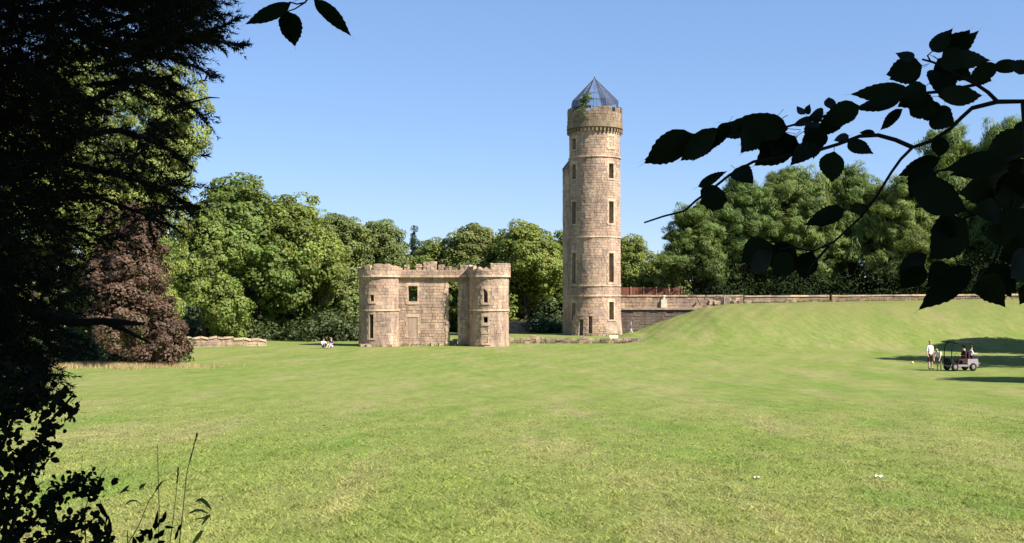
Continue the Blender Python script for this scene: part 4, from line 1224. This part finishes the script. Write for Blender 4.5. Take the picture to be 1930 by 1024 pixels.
LF = [((1307, 254), (1212, 308), 50), ((1352, 248), (1282, 303), 38), ((1352, 252), (1305, 303), 26), ((1374, 230), (1340, 282), 24), ((1486, 243), (1370, 233), 46), ((1425, 238), (1397, 288), 42),
      ((1500, 258), (1422, 312), 50), ((1470, 226), (1400, 272), 50), ((1420, 232), (1362, 258), 30), ((1460, 250), (1440, 300), 46), ((1500, 262), (1478, 296), 36), ((1536, 270), (1491, 310), 32), ((1520, 216), (1526, 197), 12), ((1517, 216), (1502, 201), 13), ((1566, 206), (1562, 183), 20),
      ((1553, 214), (1524, 222), 24), ((1535, 222), (1492, 238), 14), ((1552, 244), (1512, 292), 38), ((1545, 230), (1520, 262), 30), ((1384, 317), (1416, 342), 34), ((1316, 352), (1370, 323), 17), ((1366, 364), (1318, 384), 46), ((1340, 352), (1334, 392), 34),
      ((1572, 286), (1566, 345), 42), ((1592, 394), (1518, 424), 32), ((1636, 390), (1600, 398), 20), ((1756, 98), (1794, 56), 30), ((1782, 104), (1828, 57), 46), ((1724, 110), (1689, 101), 18), ((1738, 124), (1670, 141), 46),
      ((1790, 110), (1866, 114), 32), ((1768, 112), (1812, 150), 42), ((1780, 98), (1812, 130), 40), ((1872, 126), (1934, 124), 24), ((1905, 128), (1955, 122), 26), ((1880, 122), (1824, 152), 30), ((1832, 138), (1870, 154), 28),
      ((1768, 182), (1852, 180), 36), ((1768, 128), (1782, 184), 44), ((1745, 162), (1690, 202), 42), ((1716, 172), (1604, 178), 34), ((1700, 186), (1610, 206), 26), ((1716, 190), (1766, 214), 46), ((1756, 214), (1800, 236), 44), ((1740, 196), (1772, 226), 36),
      ((1620, 200), (1546, 236), 40), ((1590, 215), (1540, 255), 34), ((1700, 206), (1657, 246), 19), ((1650, 253), (1620, 250), 14), ((1600, 256), (1570, 266), 15), ((1598, 268), (1646, 290), 25), ((1774, 258), (1770, 298), 29),
      ((1772, 298), (1692, 332), 30), ((1945, 262), (1856, 292), 56), ((1900, 306), (1780, 318), 44), ((1905, 340), (1802, 364), 62), ((1760, 322), (1712, 372), 52), ((1716, 350), (1824, 398), 62), ((1820, 414), (1756, 488), 68), ((1746, 480), (1690, 520), 34),
      ((1830, 502), (1732, 584), 46), ((1850, 520), (1892, 576), 48), ((1882, 518), (1832, 552), 44), ((1868, 498), (1905, 560), 50), ((1940, 540), (1922, 574), 26), ((1930, 300), (1880, 350), 66), ((1945, 330), (1880, 385), 60), ((1935, 370), (1868, 372), 52), ((1940, 400), (1890, 440), 66),
      ((1915, 430), (1850, 440), 48), ((1945, 455), (1885, 490), 60), ((1890, 400), (1836, 398), 44), ((1940, 235), (1906, 252), 24), ((1960, 480), (1900, 525), 56), ((1452, 456), (1396, 494), 46), ((1500, 466), (1442, 500), 46), ((1530, 476), (1506, 528), 40), ((1455, 480), (1410, 512), 36), ((1490, 480), (1455, 520), 40),
      ((1800, 420), (1768, 440), 40), ((1740, 500), (1700, 545), 40), ((1790, 500), (1750, 540), 44)]
rng = random.Random(77)
for a, b, w in LF: put_leaf(br, a, b, w, BD + rng.uniform(-.12, .12), rng)
for a, b, w in LF:
    if w >= 34 and (a[0] < 1560 or a[0] > 1860 or a[1] < 130): put_leaf(br, (a[0] + rng.uniform(-8, 8), a[1] + rng.uniform(-8, 8)), (b[0] + rng.uniform(2, 22), b[1] + rng.uniform(-12, 12)), w * rng.uniform(.6, .9), BD + rng.uniform(.02, .22), rng)
# second branch, hanging in over the top left of centre
mb = MB()
twig(mb, [(640, -120), (600, -30), (592, 0)], 1.9, .004, .0016, [(3.6, -3.6, 6.0), (1.2, -1.0, 4.4), (0.1, 1.0, 3.2)])
twig(mb, [(600, -30), (575, 5), (560, 8), (545, 4)], 1.9, .0018, .0012)
twig(mb, [(575, 5), (556, 17), (541, 22)], 1.9, .0014, .001)
br2 = mb.build('branch', M['bark_dark'], ot, True); br2['label'] = 'thin twig with three leaves hanging in from the top edge'
for a, b, w, t in (((548, 6), (462, 47), 26, .3), ((542, 22), (556, 90), 40, .1), ((592, -2), (662, 66), 26, .4)): put_leaf(br2, a, b, w, 1.9, rng, None, t)

# ------------------------------------------------------------------ the dark conifer at left
rng = random.Random(500)
ct = thing('dark_conifer', (-3.9, 6.2, hz(-3.9, 6.2)), 'big dark needle-leaved conifer silhouetted down the left side', 'tree')
CO = Vector(ct.location)
mb = MB(); mb.tube([(0, 0, -.3), (.05, 0, 1.5), (.0, .05, 3.5), (.05, 0, 6.5), (0, 0, 9)], [.34, .28, .25, .2, .1], 10); mb.build('trunk', M['bark_dark'], ct, True)
shoots = []      # (start, end, needle length)
limbs = MB()
def limb(px, D, r0, r1, dens=1.0, spread=.5):
    P = [at(u, v, D + .12 * i) for i, (u, v) in enumerate(px)]
    limbs.tube([p - CO for p in P], [r0 + (r1 - r0) * i / (len(P) - 1) for i in range(len(P))], 6)
    for a, b in zip(P[:-1], P[1:]):
        L = (b - a).length; dv = (b - a).normalized()
        for k in range(int(L / .035 * dens) + 1):
            s = a.lerp(b, rng.random()); s2 = rng.choice((-1, 1))
            o = (dv * rng.uniform(.5, 1) + Vector((rng.uniform(-.2, .2), rng.uniform(-.5, .5), s2 * rng.uniform(.1, .5) * spread - .15))).normalized()
            shoots.append((s, s + o * rng.uniform(.05, .13) , .024))
        shoots.append((a, b, .03))
for px in ([(150, 60), (250, 95), (340, 72), (400, 58), (452, 34)], [(200, 100), (300, 70), (380, 74), (425, 80), (464, 86)], [(160, 60), (280, 30), (345, 14), (378, 4)], [(180, 130), (290, 105), (340, 112), (390, 138)], [(150, 200), (260, 150), (330, 180), (390, 226)],
           [(180, 160), (280, 150), (318, 148), (330, 160)], [(120, 260), (230, 245), (300, 270), (345, 300)], [(80, 300), (220, 330), (300, 352), (362, 388)], [(60, 380), (180, 370), (260, 400), (330, 430)], [(20, 20), (180, 10), (300, 0), (370, -12)], [(60, 420), (140, 430), (200, 450)]):
    limb(px, rng.uniform(4.6, 5.4), .016, .004, 2.2, .8)
P = [at(u, v, 5.0) for u, v in ((40, 578), (75, 592), (110, 602), (150, 609), (195, 606), (240, 609), (272, 611))]
limbs.tube([at(-120, 540, 5.6) - CO] + [p - CO for p in P], [.05, .036, .03, .025, .02, .017, .013, .007], 7)
limbs.tube([at(195, 606, 5.0) - CO, at(235, 622, 5.0) - CO, at(285, 648, 5.0) - CO], [.016, .012, .005], 6)
limbs.tube([at(330, 200, 5.0) - CO, at(362, 193, 5.0) - CO, at(395, 184, 5.0) - CO, at(414, 185, 5.0) - CO], [.006, .005, .004, .002], 5)
# fill of the crown: shoots inside the outline, thick at left, thinning to the edge
edge_v = [-260, 0, 60, 110, 190, 230, 330, 385, 410, 450, 500, 560, 620, 680, 740]
edge_u = [430, 372, 352, 330, 312, 318, 318, 335, 270, 190, 165, 140, 110, 88, 40]
cnt = 0
while cnt < 7000:
    v = rng.uniform(-300, 740); ue = np.interp(v, edge_v, edge_u)
    u = ue - (ue + 330) * rng.random() ** 1.15
    # holes through which the sunny trees show
    h1 = math.sin(u * .031 + 1.3) * math.sin(v * .037 + .4) + .6 * math.sin(u * .083 + v * .05)
    if u > 115 and v > 105 and rng.random() < (.97 if h1 > -.1 else .62): continue
    if u > 200 and v < 105 and h1 > .7: continue
    if v > 420 and u > 10 and rng.random() < .6: continue
    if u < 115 and math.sin(u * .11 + 2) * math.sin(v * .09 + u * .03) > .72 and rng.random() < .93: continue
    D = rng.uniform(4.5, 6.6)
    s = at(u, v, D)
    o = Vector((rng.uniform(.2, 1.0), rng.uniform(-.6, .4), rng.uniform(-.75, .35))).normalized()
    shoots.append((s, s + o * rng.uniform(.10, .26), .036)); cnt += 1
limbs.build('limbs', M['bark_dark'], ct, True)
S0 = np.array([s for s, e, n in shoots]); S1 = np.array([e for s, e, n in shoots]); SN = np.array([n for s, e, n in shoots])
r = np.random.default_rng(501)
per = np.maximum(8, (np.linalg.norm(S1 - S0, axis=1) / .0032).astype(int))
si = np.repeat(np.arange(len(S0)), per); t = r.random(len(si))[:, None]
dv = unit(S1 - S0)[si]
base = S0[si] * (1 - t) + S1[si] * t
od = unit(np.cross(dv, r.normal(size=dv.shape)))
tip = base + (od * .85 + dv * .65) * (SN[si] * r.uniform(.7, 1.15, len(si)))[:, None]
wv = unit(np.cross(od, dv) + r.normal(size=dv.shape) * .3) * .0036
v = np.stack([base - wv, base + wv, tip], 1).reshape(-1, 3) - np.array(CO)
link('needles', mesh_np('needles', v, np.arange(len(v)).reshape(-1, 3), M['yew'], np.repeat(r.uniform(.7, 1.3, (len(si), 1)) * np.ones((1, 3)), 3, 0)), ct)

# ------------------------------------------------------------------ the small-leaved bush at lower left
rng = random.Random(610)
bt = thing('small_leaved_bush', (-1.75, 3.6, hz(-1.75, 3.6)), 'dark small-leaved bush silhouetted in the bottom left corner', 'bush')
BO = Vector(bt.location)
stems = MB(); tips = []
B_edge = [(690, 60), (712, 92), (745, 140), (770, 110), (800, 95), (850, 70), (872, 85), (905, 165), (925, 185), (955, 140), (985, 185), (1024, 205), (1100, 215)]
bev, beu = [a for a, b in B_edge], [b for a, b in B_edge]
main = [((20, 1000), (60, 880), (90, 800), (135, 748)), ((30, 1020), (90, 950), (140, 915), (185, 920)), ((60, 1040), (130, 1000), (190, 985)), ((-20, 900), (20, 800), (60, 715)), ((10, 980), (40, 860), (80, 850)), ((40, 1060), (120, 1040), (205, 1020)), ((-10, 800), (40, 740), (100, 735))]
for px in main:
    D = rng.uniform(3.3, 3.9)
    P = [at(u, v_, D) for u, v_ in px]
    stems.tube([Vector((0, 0, 0))] + [p_ - BO for p_ in P], [.012] + [.008 - .0055 * i / len(P) for i in range(len(P))], 5)
    for a, b in zip(P[:-1], P[1:]):
        for k in range(24): tips.append(a.lerp(b, rng.random()) + Vector((rng.uniform(-.035, .035), rng.uniform(-.05, .05), rng.uniform(-.035, .035))))
n = 0
while n < 1050:
    v_ = rng.uniform(690, 1130); ue = np.interp(v_, bev, beu)
    u = ue - (ue + 230) * rng.random() ** 1.3
    if math.sin(u * .06 + v_ * .02) * math.sin(v_ * .055) > .12 and u > 15 and rng.random() < .93: continue
    if u > 15 and rng.random() < .5: continue
    if 795 < v_ < 875 and u > 10 and rng.random() < .6: continue
    tips.append(at(u, v_, rng.uniform(3.2, 4.3))); n += 1
T = np.array(tips); T = np.repeat(T, 3, 0); r = np.random.default_rng(611)
T = T + r.normal(size=T.shape) * .012
nr_ = unit(r.normal(size=T.shape) + np.array([.2, -.5, .6])); ax = r.normal(size=T.shape)
ln = r.uniform(.018, .034, len(T)); 
axu = unit(ax - nr_ * np.sum(ax * nr_, -1, keepdims=True)); sdu = np.cross(nr_, axu); C0 = T - np.array(BO)
rim = [(-.5, 0), (-.3, .26), (.05, .36), (.34, .22), (.5, 0), (.34, -.22), (.05, -.36), (-.3, -.26)]
v = np.stack([C0 + axu * (a * ln)[:, None] + sdu * (b * ln)[:, None] + nr_ * (abs(b) * .35 * ln)[:, None] for a, b in rim], 1).reshape(-1, 3)
f = np.arange(len(T) * 8).reshape(-1, 8)
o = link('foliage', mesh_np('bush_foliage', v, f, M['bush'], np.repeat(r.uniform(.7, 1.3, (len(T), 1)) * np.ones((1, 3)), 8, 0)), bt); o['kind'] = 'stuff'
stems.build('stems', M['bark_dark'], bt)

# ------------------------------------------------------------------ tall grasses by the viewer
GDp = 4.2
def grass_stalk(px, D, label, r0=.0022, seed=None, head=0.0, name='grass_stalk'):
    P = [at(u, v_, D) for u, v_ in px]
    gpt = Vector((P[0].x + .02, P[0].y, hz(P[0].x, P[0].y)))
    t = thing(name, gpt, label, 'grass', 'tall grasses at lower left')
    mb = MB(); pts = [Vector((0, 0, 0))] + [p_ - gpt for p_ in P]
    mb.tube(pts, [r0 * 1.3] + [r0 * (1 - .6 * i / len(P)) for i in range(len(P))], 5); mb.build('stem', M['stem'], t)
    if head:
        rg = random.Random(seed); mb = MB()
        a, b = pts[-2], pts[-1]
        for k in range(46):
            q = a.lerp(b, 1 - head * rg.random()); d_ = ((b - a).normalized() + Vector((rg.uniform(-.4, .4), rg.uniform(-.4, .4), rg.uniform(-.2, .3)))).normalized()
            mb.tube([q, q + d_ * .012], [.0022, .0008], 3)
        mb.build('seed_head', M['stem'], t)
    return t
grass_stalk([(336, 1040), (345, 960), (352, 890), (371, 820)], GDp, 'tall grass stalk with a slim dark seed head', .0022, 1, .75)
grass_stalk([(298, 1040), (300, 960), (298, 900), (297, 838)], GDp + .2, 'tall thin upright grass stalk with a bare tip', .002)
grass_stalk([(318, 1040), (326, 980), (332, 930), (336, 885)], GDp + .1, 'thin pale grass stalk just left of the seed-headed one', .0018, 2, .6)
grass_stalk([(232, 1040), (262, 990), (280, 945), (304, 910)], GDp - .1, 'slanting grass stalk leaning to the right', .0022, 3, .5)
grass_stalk([(152, 1030), (155, 940), (154, 880), (155, 858)], GDp + .3, 'short faint grass stalk near the bush', .0015)
grass_stalk([(160, 960), (180, 905), (190, 895), (202, 880)], GDp, 'short leaning grass stalk right beside the bush', .0022)
def blade(mb, px, D, w):
    P = [at(u, v_, D) for u, v_ in px]; n = len(P)
    prof = {5: [.4, .95, 1, .6, .04], 4: [.3, 1, .75, .04], 3: [.4, 1, .04]}[n]
    vs = []
    for i, p_ in enumerate(P):
        tdir = (P[min(i + 1, n - 1)] - P[max(0, i - 1)]).normalized(); sd = tdir.cross(Vector((0.1, 1, .15))).normalized()
        ww = w * prof[i]
        vs += [p_ - sd * ww, p_ + Vector((0, .004, 0)), p_ + sd * ww]
    mb.add(vs, [(i * 3 + k, i * 3 + k + 1, i * 3 + k + 4, i * 3 + k + 3) for i in range(n - 1) for k in range(2)])
def blade_plant(u, v_, D, blades, label, mat='stem'):
    rp = at(u, v_, D); gpt = Vector((rp.x, rp.y, hz(rp.x, rp.y)))
    t = thing('wild_plant', gpt, label, 'plant', 'wild plants at lower left')
    mb = MB(); mb.tube([(0, 0, 0), rp - gpt + Vector((0, 0, -.2)), rp - gpt], [.003, .0025, .002], 5); mb.build('stem', M[mat], t)
    for px, w in blades:
        mb = MB(); blade(mb, px, D, w); o = mb.build('leaf', M[mat], t)
        o.matrix_parent_inverse = Matrix.Translation(-gpt)
    return t
blade_plant(362, 1030, 4.0, [([(362, 1028), (370, 1016), (376, 1008), (380, 1002), (384, 1000)], .008), ([(380, 990), (390, 976), (396, 972), (385, 976), (360, 980)], .006), ([(398, 960), (388, 948), (380, 942), (374, 943), (368, 946)], .008), ([(392, 968), (380, 962), (370, 962), (360, 966), (352, 970)], .005)], 'arching blade leaves at right of the wild plants')
blade_plant(200, 1000, 3.8, [([(180, 952), (188, 952), (194, 964), (202, 976), (198, 990)], .010), ([(206, 1012), (208, 1000), (207, 990), (206, 980), (204, 972)], .007), ([(200, 990), (190, 978), (184, 974), (178, 976), (172, 984)], .007)], 'dark drooping blades beside the bush', 'bush')
blade_plant(290, 1040, 3.9, [([(u, v_), (u + dx * .3, v_ + dy * .35), (u + dx * .6, v_ + dy * .65), (u + dx, v_ + dy)], w) for u, v_, dx, dy, w in
            ((292, 1000, 6, -40, .007), (285, 1000, -24, 6, .010), (288, 995, 14, -10, .011), (300, 985, 14, -10, .009), (308, 980, 5, -16, .008), (275, 1010, -12, -12, .010), (268, 1020, -14, -8, .010), (290, 1015, 14, -10, .010), (300, 1012, 10, -14, .010), (264, 1024, 6, -18, .012), (310, 993, 20, 2, .006), (335, 1002, 8, -16, .006), (335, 1000, -6, 20, .006), (255, 1028, -4, -16, .010), (282, 1020, 4, -24, .01), (296, 1026, 16, -6, .010))], 'dark leafy seedling at the bottom edge', 'bush')
blade_plant(240, 1000, 4.3, [([(226, 930), (234, 924), (240, 918), (244, 914)], .006), ([(230, 926), (238, 924), (246, 926)], .004), ([(262, 922), (268, 916), (275, 912)], .008), ([(236, 952), (246, 944), (256, 944), (266, 950)], .004)], 'faint thin leaves of a weed left of the slanting stalk')
print('objects', len(sc.objects))
